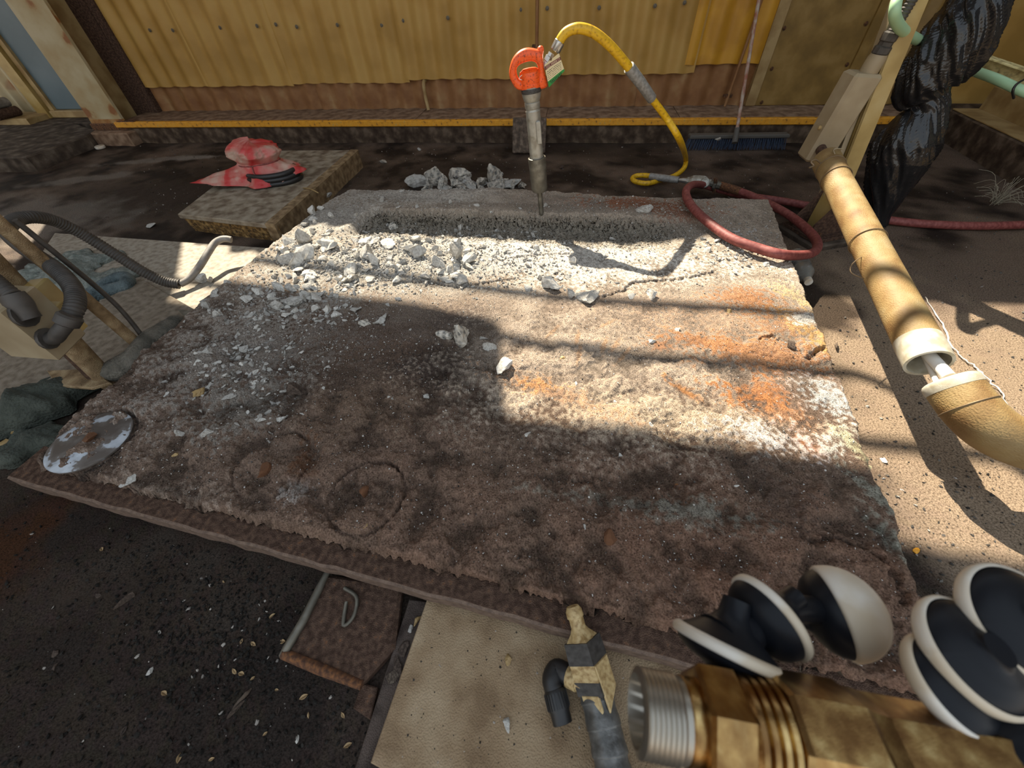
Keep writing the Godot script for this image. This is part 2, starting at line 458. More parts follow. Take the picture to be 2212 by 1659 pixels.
	mat("stone_dark", W, 0.9, 0, stained([[0.25, C(0.04, 0.03, 0.025)], [0.7, C(0.10, 0.075, 0.06)]], 0.02, 53), 0.9, "lumps", 0.35)
	mat("aggregate", W, 0.85, 0, stained([[0.22, C(0.10, 0.10, 0.10)], [0.36, C(0.20, 0.20, 0.195)], [0.40, C(0.42, 0.38, 0.31)], [0.7, C(0.60, 0.56, 0.50)]], 0.035, 54, 512, FastNoiseLite.TYPE_CELLULAR), 0.42, "lumps", 0.6)
	mat("rust_lump", W, 0.9, 0.0, stained([[0.25, C(0.05, 0.02, 0.01)], [0.6, C(0.14, 0.06, 0.025)], [0.85, C(0.25, 0.10, 0.03)]], 0.03, 55, 256), 12.0, "grit", 1.0)
	mat("plinth_top", W, 0.86, 0, stained([[0.14, C(0.13, 0.12, 0.11)], [0.34, C(0.52, 0.50, 0.48)], [0.55, C(0.80, 0.79, 0.78)], [0.8, C(1, 1, 1)]], 0.085, 56, 1024), 2.3, "grit", 1.0, true)
	mat("floor", W, 0.6, 0, stained([[0.14, C(0.25, 0.24, 0.23)], [0.38, C(0.62, 0.61, 0.60)], [0.8, C(1, 1, 1)]], 0.085, 57, 1024), 1.7, "grit", 0.4, true)
	mat("silver_paint", W, 0.7, 0.0, stained([[0.3, C(0.075, 0.06, 0.05)], [0.52, C(0.13, 0.115, 0.105)], [0.57, C(0.40, 0.44, 0.49)], [0.8, C(0.55, 0.60, 0.66)]], 0.008, 58, 256), 6.0)
	for q in ["floor", "plinth_top", "stone", "stone_white", "stone_grey", "stone_dark", "aggregate", "dark_concrete", "kerb", "steel_rust", "plywood", "dark_board", "plate", "pad", "ledge", "yard"]: m[q].metallic_specular = 0.2
	var gl := mat("bottle", Color(0.42, 0.42, 0.38), 0.2)
	gl.transparency = BaseMaterial3D.TRANSPARENCY_ALPHA
	gl.albedo_color.a = 0.35

# ================================================================= scene
func _ready() -> void:
	rng.seed = 7
	wall_x = yaw(WALL_AT, WALL_TURN)
	make_light()
	make_materials()
	make_ground()
	make_back_wall()
	make_left_side()
	make_right_side()
	make_roof()
	make_plinth()
	make_front_boards()
	make_back_pad()
	make_hammer()
	make_hoses()
	make_broom()
	make_right_post()
	make_pipe()
	make_left_station()
	make_plates()
	make_nozzle()
	make_foreground()
	make_rubble()
	make_litter()

func make_light() -> void:
	var cam := Camera3D.new()
	cam.name = "camera"
	cam.transform = Transform3D(cam_basis, EYE)
	cam.fov = rad_to_deg(2.0 * atan(829.5 / FOCAL))
	cam.near = 0.02
	add_child(cam)
	var ph := CameraAttributesPhysical.new()
	ph.frustum_focal_length = 17.6
	ph.frustum_focus_distance = 1.35
	ph.frustum_near = 0.02
	ph.frustum_far = 300.0
	ph.exposure_aperture = 7.0
	cam.attributes = ph
	cam.fov = rad_to_deg(2.0 * atan(829.5 / FOCAL))
	var e := Environment.new()
	e.background_mode = Environment.BG_SKY
	e.tonemap_mode = Environment.TONE_MAPPER_LINEAR
	e.tonemap_exposure = 1.08
	e.sdfgi_enabled = true
	e.ssao_enabled = true
	e.ssil_enabled = true
	var sm := ProceduralSkyMaterial.new()
	sm.sky_top_color = Color(0.66, 0.70, 0.74)
	sm.sky_horizon_color = Color(0.92, 0.90, 0.86)
	sm.ground_bottom_color = Color(0.46, 0.40, 0.33)
	sm.ground_horizon_color = Color(0.55, 0.52, 0.48)
	sm.sky_energy_multiplier = 1.4
	sm.sun_angle_max = 4.0
	e.sky = Sky.new()
	e.sky.sky_material = sm
	e.background_energy_multiplier = 1.0
	var we := WorldEnvironment.new()
	we.name = "world_environment"
	we.environment = e
	add_child(we)
	var sun := DirectionalLight3D.new()
	sun.name = "sun"
	sun.light_color = Color(1.0, 0.95, 0.86)
	sun.light_energy = 4.3
	sun.light_angular_distance = 0.53
	sun.shadow_enabled = true
	add_child(sun)
	sun.look_at_from_position(Vector3(-0.40, 1, -0.86) * 10.0, Vector3.ZERO, Vector3.UP)

# ---------------------------------------------------------------- the ground
func mix3(a: Color, b: Color, t: float) -> Color:
	return a.lerp(b, clampf(t, 0.0, 1.0))

func grid_mesh(nx: int, nzz: int, pos: PackedVector3Array, col: PackedColorArray) -> ArrayMesh:
	# rows run from the viewer to the back, columns from left to right
	var nor := PackedVector3Array()
	nor.resize(pos.size())
	var idx := PackedInt32Array()
	idx.resize((nx - 1) * (nzz - 1) * 6)
	var k := 0
	for j in nzz:
		for i in nx:
			var q := j * nx + i
			var dx := pos[j * nx + mini(i + 1, nx - 1)] - pos[j * nx + maxi(i - 1, 0)]
			var dz := pos[mini(j + 1, nzz - 1) * nx + i] - pos[maxi(j - 1, 0) * nx + i]
			nor[q] = dx.cross(dz).normalized()
			if i < nx - 1 and j < nzz - 1:
				idx[k] = q
				idx[k + 1] = q + nx
				idx[k + 2] = q + 1
				idx[k + 3] = q + 1
				idx[k + 4] = q + nx
				idx[k + 5] = q + nx + 1
				k += 6
	var arr := []
	arr.resize(Mesh.ARRAY_MAX)
	arr[Mesh.ARRAY_VERTEX] = pos
	arr[Mesh.ARRAY_NORMAL] = nor
	arr[Mesh.ARRAY_COLOR] = col
	arr[Mesh.ARRAY_INDEX] = idx
	var me := ArrayMesh.new()
	me.add_surface_from_arrays(Mesh.PRIMITIVE_TRIANGLES, arr)
	return me

var floor_noise := noise(1.3, FastNoiseLite.TYPE_SIMPLEX_SMOOTH, 5, 71)
var floor_fine := noise(22.0, FastNoiseLite.TYPE_SIMPLEX_SMOOTH, 3, 72)
func floor_height(x: float, z: float) -> float:
	return floor_noise.get_noise_2d(x, z) * 0.008 + floor_fine.get_noise_2d(x, z) * 0.0022 - 0.004

func blob(x: float, z: float, c: Vector3, rx: float, rz: float, turn := 0.0) -> float:   # 1 in the middle, 0 at the rim, below outside
	var d := Vector2(x - c.x, z - c.z).rotated(turn)
	return 1.0 - sqrt(d.x * d.x / (rx * rx) + d.y * d.y / (rz * rz))

func make_ground() -> void:
	var nx := 560
	var nn := 420
	var pos := PackedVector3Array()
	var col := PackedColorArray()
	pos.resize(nx * nn)
	col.resize(nx * nn)
	var n3 := noise(2.2, FastNoiseLite.TYPE_SIMPLEX_SMOOTH, 5, 73)
	var n4 := noise(7.0, FastNoiseLite.TYPE_SIMPLEX_SMOOTH, 4, 74)
	var dark := C(0.034, 0.025, 0.0205)
	var brown := C(0.17, 0.125, 0.096)
	var sandy := C(0.30, 0.225, 0.16)
	var wet := C(0.058, 0.043, 0.033)
	var pale := C(0.30, 0.27, 0.24)
	var patches := [
		[g(480, 400), 0.95, 0.55, 0.2, wet, 1.1], [g(1170, 320), 0.45, 0.16, 0.0, wet, 1.0], [g(1400, 345), 0.26, 0.12, 0.0, wet, 1.0],
		[g(1330, 320), 0.5, 0.2, 0.0, wet, 0.7], [g(1000, 370), 0.5, 0.25, 0.0, dark, 0.7], [g(60, 470), 0.7, 0.3, -0.3, pale, 0.45], [g(330, 345), 0.5, 0.06, 0.15, pale, 0.6],
		[g(420, 340), 0.25, 0.05, 0.1, pale, 0.8], [g(150, 390), 0.5, 0.08, 0.2, pale, 0.5], [g(20, 1180), 0.14, 0.2, 0.0, C(0.055, 0.026, 0.015), 1.0], [g(1750, 640), 0.18, 0.25, 0.0, dark, 0.9], [g(2150, 600), 0.5, 0.5, 0.0, brown, 0.8]]
	for j in nn:
		var tz := float(j) / (nn - 1)
		var z := 1.2 - 5.6 * pow(tz, 1.25)
		for i in nx:
			var s := 2.0 * i / (nx - 1) - 1.0
			var x := -0.6 + signf(s) * (2.2 * absf(s) + 3.6 * pow(absf(s), 2.2))
			var a := n3.get_noise_2d(x, z)
			var b := n4.get_noise_2d(x, z)
			var y := floor_height(x, z)
			var c := mix3(dark, brown, 0.5 + a * 1.3 + b * 0.5)
			# sandy, drier concrete to the right of the plinth; dark oily dirt in front of it
			c = mix3(c, sandy, clampf((x - 0.75 + a * 0.25) * 3.0, 0, 1) * clampf((z + 1.75 + a * 0.4) * 2.0, 0, 1))
			c = mix3(c, dark, clampf((z + 0.75 + a * 0.3 - x * 0.4) * 2.5, 0, 1) * clampf(0.55 - x, 0, 1) * 0.85)
			for p in patches:
				var w: float = blob(x, z, p[0], p[1], p[2], p[3])
				if w > -0.6: c = mix3(c, p[4], clampf((w + a * 0.7 + b * 0.35) * 2.2, 0, 1) * p[5])
			pos[j * nx + i] = Vector3(x, y, z)
			col[j * nx + i] = c
	one("floor", grid_mesh(nx, nn, pos, col), m.floor, "dirty brown concrete yard floor with grit and damp patches", "floor", Transform3D(), "", "structure")
	var s2 := new_st()
	box(s2, Vector3(-40, -0.3, -40), Vector3(40, -0.035, 40))
	one("ground", done(s2), m.yard, "brown concrete ground reaching beyond the shed", "ground", Transform3D(), "", "structure")

# ---------------------------------------------------------------- the corrugated back wall and its kerb
func make_back_wall() -> void:
	var w := thing("wall_back", "tan corrugated metal sheet wall behind the broken plinth", "wall", WALL_AT, "", "structure")
	w.transform = wall_x
	var s := new_st()
	box(s, Vector3(-2.72, 0.0, -0.55), Vector3(-2.38, 2.5, -0.372))
	box(s, Vector3(-2.38, 0.0, -0.55), Vector3(4.6, 2.66, -0.372))
	part("wall_core", done(s), m.sheet, w)
	var P := 0.138
	var seams := [[-2.735, -2.12, 0.312], [-2.157, -1.40, 0.311], [-1.431, -0.44, 0.318], [-0.468, 0.55, 0.331], [0.522, 1.634, 0.343]]
	var k := 0
	for q in seams:
		var sheet := part("sheet", corrugated(q[1] - q[0], (2.5 if q[0] < -2.5 else 2.66) - q[2], P, 0.014, 0.004), m.sheet, w, Transform3D(Basis(), Vector3(q[0], q[2], -0.322 + 0.006 * (k % 2))))
		k += 1
	part("sheet", corrugated(0.52, 2.66 - 0.385, P, 0.012, 0.003), m.yellow_sheet, w, Transform3D(Basis(), Vector3(1.56, 0.385, -0.326)), "bright yellow corrugated sheet")
	for q in [[-2.735, -1.2], [-1.24, 0.1], [0.06, 1.3], [1.27, 2.1]]:
		part("skirt_sheet", corrugated(q[1] - q[0], 0.258, P, 0.012, 0.0), m.skirt, w, Transform3D(Basis(), Vector3(q[0], 0.142, -0.352 + (0.004 if q[0] > -1.3 and q[0] < 0.0 else 0.0))), "red brown corrugated skirting")
	# flat panel with its cover strips
	s = new_st()
	box(s, Vector3(2.12, 0.145, -0.36), Vector3(2.66, 2.66, -0.335), 0.003)
	part("flat_panel", done(s), m.panel, w, Transform3D(), "flat ochre panel")
	s = new_st()
	box(s, Vector3(2.05, 0.145, -0.37), Vector3(2.115, 2.66, -0.318), 0.004)
	part("cover_strip", done(s), m.trim_tan, w)
	s = new_st()
	box(s, Vector3(2.0, 0.42, -0.37), Vector3(2.05, 2.66, -0.338), 0.003)
	part("cover_strip", done(s), m.yellow_sheet, w)
	s = new_st()
	box(s, Vector3(2.64, 0.145, -0.37), Vector3(2.70, 2.66, -0.318), 0.004)
	part("cover_strip", done(s), m.panel, w)
	part("sheet", corrugated(0.42, 2.5, P, 0.012, 0.0), m.panel, w, Transform3D(Basis(), Vector3(2.68, 0.148, -0.335)))
	s = new_st()
	box(s, Vector3(0.05, 2.60, -0.40), Vector3(4.6, 2.82, -0.33), 0.01)
	part("top_flashing", done(s), m.trim_tan, w)
	# fixing bolts with washers
	var bolt := lathem([Vector2(0.011, 0), Vector2(0.012, 0.003), Vector2(0.007, 0.004), Vector2(0.006, 0.009), Vector2(0, 0.010)], 10)
	var out := Basis(Vector3.RIGHT, PI / 2)
	for q in [[-1.817, 0.661], [-1.518, 0.663], [-1.367, 0.667], [-1.212, 0.651], [-0.899, 0.653], [-0.57, 0.643], [-0.41, 0.663], [-0.086, 0.669], [0.417, 0.696], [0.596, 0.698], [0.935, 0.691], [1.29, 0.69], [1.47, 0.70], [-2.40, 0.66], [-2.21, 0.655]]:
		part("bolt", bolt, m.grey_bolt, w, Transform3D(out, Vector3(q[0], q[1], -0.312)))
	for q in [[2.134, 0.562], [2.147, 0.356], [2.16, 0.165], [2.615, 0.572], [2.615, 0.37], [2.615, 0.18]]:
		part("bolt", bolt, m.rust_bolt, w, Transform3D(out, Vector3(q[0], q[1], -0.332)))
	# drain spout
	part("drain_spout", tubem(spline([Vector3(-0.322, 0.325, -0.335), Vector3(-0.327, 0.322, -0.30), Vector3(-0.328, 0.29, -0.285), Vector3(-0.325, 0.22, -0.28), Vector3(-0.315, 0.15, -0.272)], 6), 0.013, 12), m.trim_tan, w)
	# thin conduit on the wall behind the hammer, and its clip
	part("conduit", tubem([Vector3(0.535, 2.6, -0.298), Vector3(0.53, 0.50, -0.298)], 0.011, 10), m.skirt, w)
	part("conduit_clip", boxm(Vector3(0.045, 0.03, 0.03), 0.003), m.rust_bolt, w, Transform3D(Basis(), Vector3(0.52, 0.49, -0.305)))
	part("conduit", tubem([Vector3(1.97, 1.6, -0.325), Vector3(1.925, 0.50, -0.31), Vector3(1.905, 0.15, -0.30)], 0.009, 10), m.skirt, w)
	part("conduit_clip", boxm(Vector3(0.06, 0.022, 0.02), 0.003), m.rust_bolt, w, Transform3D(Basis(), Vector3(1.905, 0.2, -0.305)))
	# kerb the wall stands on
	var kb := thing("kerb_back", "low concrete kerb with a yellow painted nosing along the wall", "kerb", WALL_AT, "", "structure")
	kb.transform = wall_x
	s = new_st()
	box(s, Vector3(-2.86, -0.02, -0.5), Vector3(3.15, 0.108, -0.004), 0.004)
	part("kerb_face", done(s), m.kerb, kb)
	s = new_st()
	box(s, Vector3(-2.88, 0.108, -0.028), Vector3(3.15, 0.146, 0.012), 0.004)
	part("yellow_nosing", done(s), m.yellow_paint, kb, Transform3D(), "yellow painted edge")
	var cuts := [-2.86, -1.9, -0.66, -0.35, 0.62, 1.55, 2.0, 3.15]
	for i in cuts.size() - 1:
		s = new_st()
		box(s, Vector3(cuts[i] + 0.0015, 0.10, -0.5), Vector3(cuts[i + 1] - 0.0015, 0.144 + 0.0015 * (i % 3), -0.029), 0.002)
		part("ledge_slab", done(s), m.ledge, kb)

# ---------------------------------------------------------------- column, door and step at the left
func make_left_side() -> void:
	var c := thing("steel_column", "rusted cream painted steel column by the blue-grey door", "column", WALL_AT, "", "structure")
	c.transform = wall_x
	var s := new_st()
	box(s, Vector3(-3.11, 0.088, -0.035), Vector3(-2.81, 4.2, -0.012), 0.004)
	part("flange", done(s), m.column, c)
	s = new_st()
	box(s, Vector3(-2.972, 0.088, -0.30), Vector3(-2.952, 4.2, -0.035))
	part("web", done(s), m.trim_tan, c)
	s = new_st()
	box(s, Vector3(-3.11, 0.088, -0.33), Vector3(-2.79, 4.2, -0.30), 0.004)
	part("flange", done(s), m.steel_rust, c)
	s = new_st()
	box(s, Vector3(-3.125, 0.086, -0.05), Vector3(-2.795, 0.135, 0.0), 0.004)
	box(s, Vector3(-2.86, 0.10, -0.06), Vector3(-2.70, 0.15, 0.005), 0.006)
	part("base_shoe", done(s), m.rust_bolt, c)
	s = new_st()
	box(s, Vector3(-3.1115, 0.09, -0.036), Vector3(-2.8085, 0.165, -0.0105), 0.003)
	part("rusted_foot", done(s), m.rusty_paint, c, Transform3D(), "orange rusted foot")
	s = new_st()
	box(s, Vector3(-2.80, 0.144, -0.38), Vector3(-2.725, 2.66, -0.30), 0.003)
	part("corner_strip", done(s), m.steel_rust, c)
	s = new_st()
	box(s, Vector3(-3.18, -0.02, -0.32), Vector3(-2.74, 0.088, 0.085), 0.008)
	one("column_footing", done(s), m.ledge, "low concrete footing under the rusted steel column", "footing", wall_x, "", "structure")
	# door
	var d := thing("door_1", "plain blue-grey metal door behind the steel column", "door", WALL_AT, "", "structure")
	d.transform = wall_x
	s = new_st()
	box(s, Vector3(-3.86, 0.15, -0.46), Vector3(-2.95, 2.3, -0.415), 0.004)
	part("door_leaf", done(s), m.door_blue, d)
	s = new_st()
	box(s, Vector3(-3.905, 0.10, -0.47), Vector3(-3.86, 2.35, -0.39), 0.005)
	part("door_frame", done(s), m.trim_tan, d)
	s = new_st()
	box(s, Vector3(-3.90, 0.095, -0.47), Vector3(-2.9, 0.148, -0.37), 0.005)
	part("sill", done(s), m.trim_tan, d)
	s = new_st()
	box(s, Vector3(-5.2, -0.02, -0.62), Vector3(-2.76, 0.093, -0.22), 0.004)
	part("foundation", done(s), m.dark_concrete, d)
	# wall left of the door
	var w := thing("wall_left", "bright tan corrugated wall beyond the blue-grey door", "wall", WALL_AT, "", "structure")
	w.transform = wall_x
	s = new_st()
	box(s, Vector3(-7.0, 0.0, -0.6), Vector3(-3.92, 2.3, -0.5))
	part("wall_core", done(s), m.sheet, w)
	part("sheet", corrugated(1.6, 2.2, 0.114, 0.016, 0.0), m.column, w, Transform3D(Basis(), Vector3(-5.52, 0.1, -0.44)))
	s = new_st()
	box(s, Vector3(-4.02, 0.09, -0.45), Vector3(-3.915, 2.3, -0.36), 0.006)
	part("corner_strip", done(s), m.post_tan, w)
	s = new_st()
	box(s, Vector3(-3.16, 2.3, -0.5), Vector3(-2.53, 4.2, -0.3), 0.01)
	part("upper_panel", done(s), m.sheet, w)
	s = new_st()
	box(s, Vector3(-3.05, 0.0, -0.56), Vector3(-2.70, 2.4, -0.47), 0.004)
	box(s, Vector3(-3.98, 0.0, -0.56), Vector3(-3.80, 2.4, -0.47), 0.004)
	part("jamb_panel", done(s), m.sheet, w)
	s = new_st()
	box(s, Vector3(-4.5, -0.02, -2.9), Vector3(-4.3, 2.66, 1.6), 0.0)
	one("wall_side", done(s), m.sheet, "plain tan wall closing the left end of the yard", "wall", Transform3D(), "", "structure")
	# raised step
	s = new_st()
	var p := [g(187, 293, 0.09), g(56, 339, 0.09), g(-260, 346, 0.09), g(-200, 275, 0.09), g(137, 258, 0.09), g(206, 281, 0.09)]
	var poly := []
	for q in p: poly.append(Vector2(q.x, q.z))
	prism(s, poly, -0.02, 0.09, Transform3D(), 0.008)
	one("concrete_step", done(s), m.dark_concrete, "raised dark concrete step in front of the blue-grey door", "step", Transform3D(), "", "structure")
	s = new_st()
	box(s, Vector3(-4.9, 0.085, -0.42), Vector3(-3.93, 0.135, -0.17), 0.006)
	one("timber_sill", done(s), m.trim_tan, "light timber sill against the tan wall beyond the door", "timber", wall_x)
	# pipe offcuts stacked beyond the door
	var k := 0
	for q in [[-4.12, 0.17, 0.035], [-4.20, 0.17, 0.035], [-4.29, 0.172, 0.038], [-4.16, 0.235, 0.035], [-4.25, 0.238, 0.036], [-4.21, 0.30, 0.033]]:
		var t := thing("pipe_offcut", "short rusty pipe offcut in the stack beyond the door, " + ["nearest the door frame", "second along the bottom row", "end of the bottom row", "first of the middle row", "second of the middle row", "topmost of the stack"][k], "pipe", Vector3.ZERO, "pipe offcuts beyond the door")
		t.transform = wall_x * Transform3D(Basis(Vector3.RIGHT, PI / 2), Vector3(q[0], q[1], -0.30))
		var r: float = q[2]
		part("pipe_wall", lathem([Vector2(r * 0.62, 0.0), Vector2(r, 0.0), Vector2(r, 0.2), Vector2(r * 0.62, 0.2), Vector2(r * 0.62, 0.0)], 16), m.grey_tube if k % 2 else m.steel_rust, t)
		k += 1
	# white plastic lid
	one("bottle_top", lathem([Vector2(0.034, 0), Vector2(0.036, 0.004), Vector2(0.036, 0.014), Vector2(0.032, 0.018), Vector2(0.0, 0.016)], 20), m.cup_white, "small white plastic lid on the floor by the column footing", "lid", yaw(g(218, 320, 0.0), 20))

# ---------------------------------------------------------------- right end
func make_right_side() -> void:
	var k0 := g(2070, 326)
	var k1 := g(2212, 409)
	var dir := (k1 - k0).normalized()
	var x := Transform3D(Basis(dir, Vector3.UP, dir.cross(Vector3.UP)), k0)       # x runs towards the viewer, z away to the left
	var s := new_st()
	box(s, Vector3(-0.5, -0.02, -0.9), Vector3(3.2, 0.15, 0.0), 0.006)
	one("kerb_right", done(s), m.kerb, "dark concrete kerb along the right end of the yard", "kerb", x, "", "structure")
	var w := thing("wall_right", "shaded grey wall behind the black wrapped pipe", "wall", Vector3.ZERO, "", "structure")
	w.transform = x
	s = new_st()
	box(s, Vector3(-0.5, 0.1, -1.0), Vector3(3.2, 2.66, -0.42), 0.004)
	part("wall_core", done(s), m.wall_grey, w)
	s = new_st()
	box(s, Vector3(-0.2, 0.15, -0.42), Vector3(-0.08, 2.66, -0.36), 0.004)
	part("wall_post", done(s), m.wall_grey, w)
	# steel angle lying on the kerb, with a stencilled mark
	var b := thing("steel_angle", "long tan steel angle lying on the right kerb with a black stencil", "beam", Vector3.ZERO)
	b.transform = x
	s = new_st()
	box(s, Vector3(-0.32, 0.151, -0.16), Vector3(2.2, 0.159, -0.015), 0.002)
	part("foot_leg", done(s), m.trim_tan, b)
	s = new_st()
	box(s, Vector3(-0.32, 0.151, -0.168), Vector3(2.2, 0.275, -0.16), 0.002)
	part("upright_leg", done(s), m.trim_tan, b)
	var tm := TextMesh.new()
	tm.text = "UCI"
	tm.font_size = 16
	tm.pixel_size = 0.0022
	tm.depth = 0.001
	var f := SystemFont.new()
	f.font_names = PackedStringArray(["Droid Sans"])
	tm.font = f
	part("stencil", tm, m.void, b, Transform3D(Basis(), Vector3(0.36, 0.21, -0.1598)))
	# red louvre at the edge of the picture
	var lv := thing("louvre_vent", "red slatted vent low on the right wall", "vent", Vector3.ZERO)
	lv.transform = x
	s = new_st()
	box(s, Vector3(0.12, 0.17, -0.43), Vector3(0.62, 0.36, -0.40), 0.003)
	part("frame", done(s), m.skirt, lv)
	for i in 6:
		s = new_st()
		box(s, Vector3(0.14, 0.19 + i * 0.026, -0.402), Vector3(0.60, 0.203 + i * 0.026, -0.385), 0.002)
		part("slat", done(s), m.red_hose, lv)
	# a dry tuft of weed
	var base := g(2150, 440)
	s = new_st()
	var r := RandomNumberGenerator.new()
	r.seed = 5
	for i in 46:
		var d := Vector3(r.randfn(), 0, r.randfn()).normalized()
		var l := r.randf_range(0.05, 0.16)
		var h := r.randf_range(0.01, 0.12)
		tube(s, spline([base + Vector3(r.randfn(), 0, r.randfn()) * 0.01, base + d * l * 0.5 + Vector3(0, h, 0), base + d * l + Vector3(r.randfn() * 0.01, h * r.randf_range(0.5, 1.1), 0)], 4), 0.0009, 4)
	one("weed_tuft", done(s), m.weed, "dry grey weed tuft growing beside the red hose at the right kerb", "weed")
	# wire off the floor crack
	# right-hand white crack of grout in the floor
	var cp := []
	for q in [[1998, 640], [2030, 690], [2056, 745], [2075, 770], [2110, 795], [2140, 825], [2165, 850], [2185, 895], [2205, 905]]: cp.append(g(q[0], q[1], 0.002))
	var cps := spline(cp, 6)
	var rr := []
	for i in cps.size():
		cps[i] += Vector3(r.randfn(), 0, r.randfn()) * 0.0025
		rr.append(r.randf_range(0.0008, 0.003))
	one("crack_filler", tubem(cps, rr, 6), m.stone_white, "thin white line of filler along a floor crack behind the broken pipe", "filler")

func make_roof() -> void:
	# the shed roof over the viewer: the sun comes in between its rear edge and the top of the back wall
	var s := new_st()
	prism(s, [Vector2(-1.36, -3.43), Vector2(3.8, -2.2), Vector2(4.6, -0.9), Vector2(-1.36, -0.9)], 3.40, 3.46)
	one("roof_right", done(s), m.roof, "shed roof above the right half of the plinth", "roof", Transform3D(), "", "structure")
	s = new_st()
	prism(s, [Vector2(-6.5, -5.30), Vector2(-2.5, -4.17), Vector2(-1.62, -3.92), Vector2(-1.35, -3.80), Vector2(-1.35, -0.9), Vector2(-6.5, -0.9)], 3.40, 3.46)
	one("roof_left", done(s), m.roof, "shed roof above the left half of the plinth", "roof", Transform3D(), "", "structure")
	# two service pipes under the gap
	var a := [Vector3(-6, 3.38, -5.4), Vector3(-1.64, 3.38, -4.05), Vector3(-1.3, 3.38, -3.94), Vector3(-1.0, 3.38, -3.87), Vector3(-0.71, 3.38, -3.81), Vector3(-0.39, 3.38, -3.74), Vector3(-0.23, 3.38, -3.67), Vector3(-0.09, 3.38, -3.37), Vector3(0.0, 3.38, -2.9)]
	one("service_pipe", tubem(spline(a, 6), 0.02, 10), m.steel_rust, "overhead service pipe with a bend above the wall top", "pipe")
	var b := [Vector3(-1.6, 3.38, -3.77), Vector3(-1.31, 3.38, -3.69), Vector3(-1.05, 3.38, -3.61), Vector3(-0.46, 3.38, -3.49), Vector3(-0.2, 3.38, -3.42), Vector3(2.0, 3.38, -2.95), Vector3(4.0, 3.38, -2.5)]
	for i in b.size(): b[i] += Vector3(0.04, -0.1, 0.086)
	one("service_pipe", tubem(spline(b, 6), 0.02, 10), m.steel_rust, "straight overhead service pipe under the roof edge", "pipe")

# ---------------------------------------------------------------- the broken plinth
const TOP := 0.13
const PX := 640
const PZ := 520
var p_fl := Vector3(-1.153, 0, -0.533)
var p_fr := Vector3(0.655, 0, -0.013)
var p_br := Vector3(1.232, 0, -1.79)
var p_bl := Vector3(-0.80, 0, -2.175)
var ph_h := PackedFloat32Array()
var ph_c := PackedColorArray()
var ph_p := PackedVector3Array()
var edge_n := noise(9.0, FastNoiseLite.TYPE_SIMPLEX_SMOOTH, 4, 81)

func plan(u: float, v: float) -> Vector3:
	var p := p_fl.lerp(p_fr, u).lerp(p_bl.lerp(p_br, u), v)
	p.x -= 0.08 * sqrt(maxf(sin(PI * clampf(v, 0, 1)), 0.0)) * (1.0 - u) * (1.0 - u)
	return p

func unplan(p: Vector3) -> Vector2:
	var u := 0.5
	var v := 0.5
	for k in 6:
		var q := plan(u, v)
		var du := (plan(u + 0.01, v) - q) / 0.01
		var dv := (plan(u, v + 0.01) - q) / 0.01
		var e := p - q
		var det := du.x * dv.z - du.z * dv.x
		u += (e.x * dv.z - e.z * dv.x) / det
		v += (du.x * e.z - du.z * e.x) / det
	return Vector2(u, v)

func plinth_y(x: float, z: float) -> float:      # height of the finished top at a place
	var q := unplan(Vector3(x, 0, z))
	if q.x < 0 or q.x > 1 or q.y < 0 or q.y > 1: return floor_height(x, z)
	return ph_h[int(q.y * (PZ - 1)) * PX + int(q.x * (PX - 1))]

func groove(pts: Array, wide: float, deep: float, stain: Color, mixed := 0.7, wander := 0.008) -> void:
	var line := even(spline(pts, 8), 0.003)
	var n := noise(30.0, FastNoiseLite.TYPE_SIMPLEX, 2, 82)
	for p in line:
		p += Vector3(n.get_noise_2d(p.x * 3.0, p.z * 3.0), 0, n.get_noise_2d(p.z * 3.0 + 9.0, p.x * 3.0)) * wander
		var q := unplan(p)
		var w := wide * (0.6 + 0.8 * absf(n.get_noise_2d(p.x, p.z + 4.0)))
		var ci := int(q.x * (PX - 1))
		var cj := int(q.y * (PZ - 1))
		var r := int(w / 0.003) + 1
		for j in range(maxi(cj - r, 0), mini(cj + r + 1, PZ)):
			for i in range(maxi(ci - r, 0), mini(ci + r + 1, PX)):
				var k := j * PX + i
				var d := Vector2(ph_p[k].x - p.x, ph_p[k].z - p.z).length()
				if d < w:
					var t := 1.0 - d / w
					ph_h[k] = minf(ph_h[k], TOP - deep * t)
					ph_c[k] = ph_c[k].lerp(stain, t * mixed)

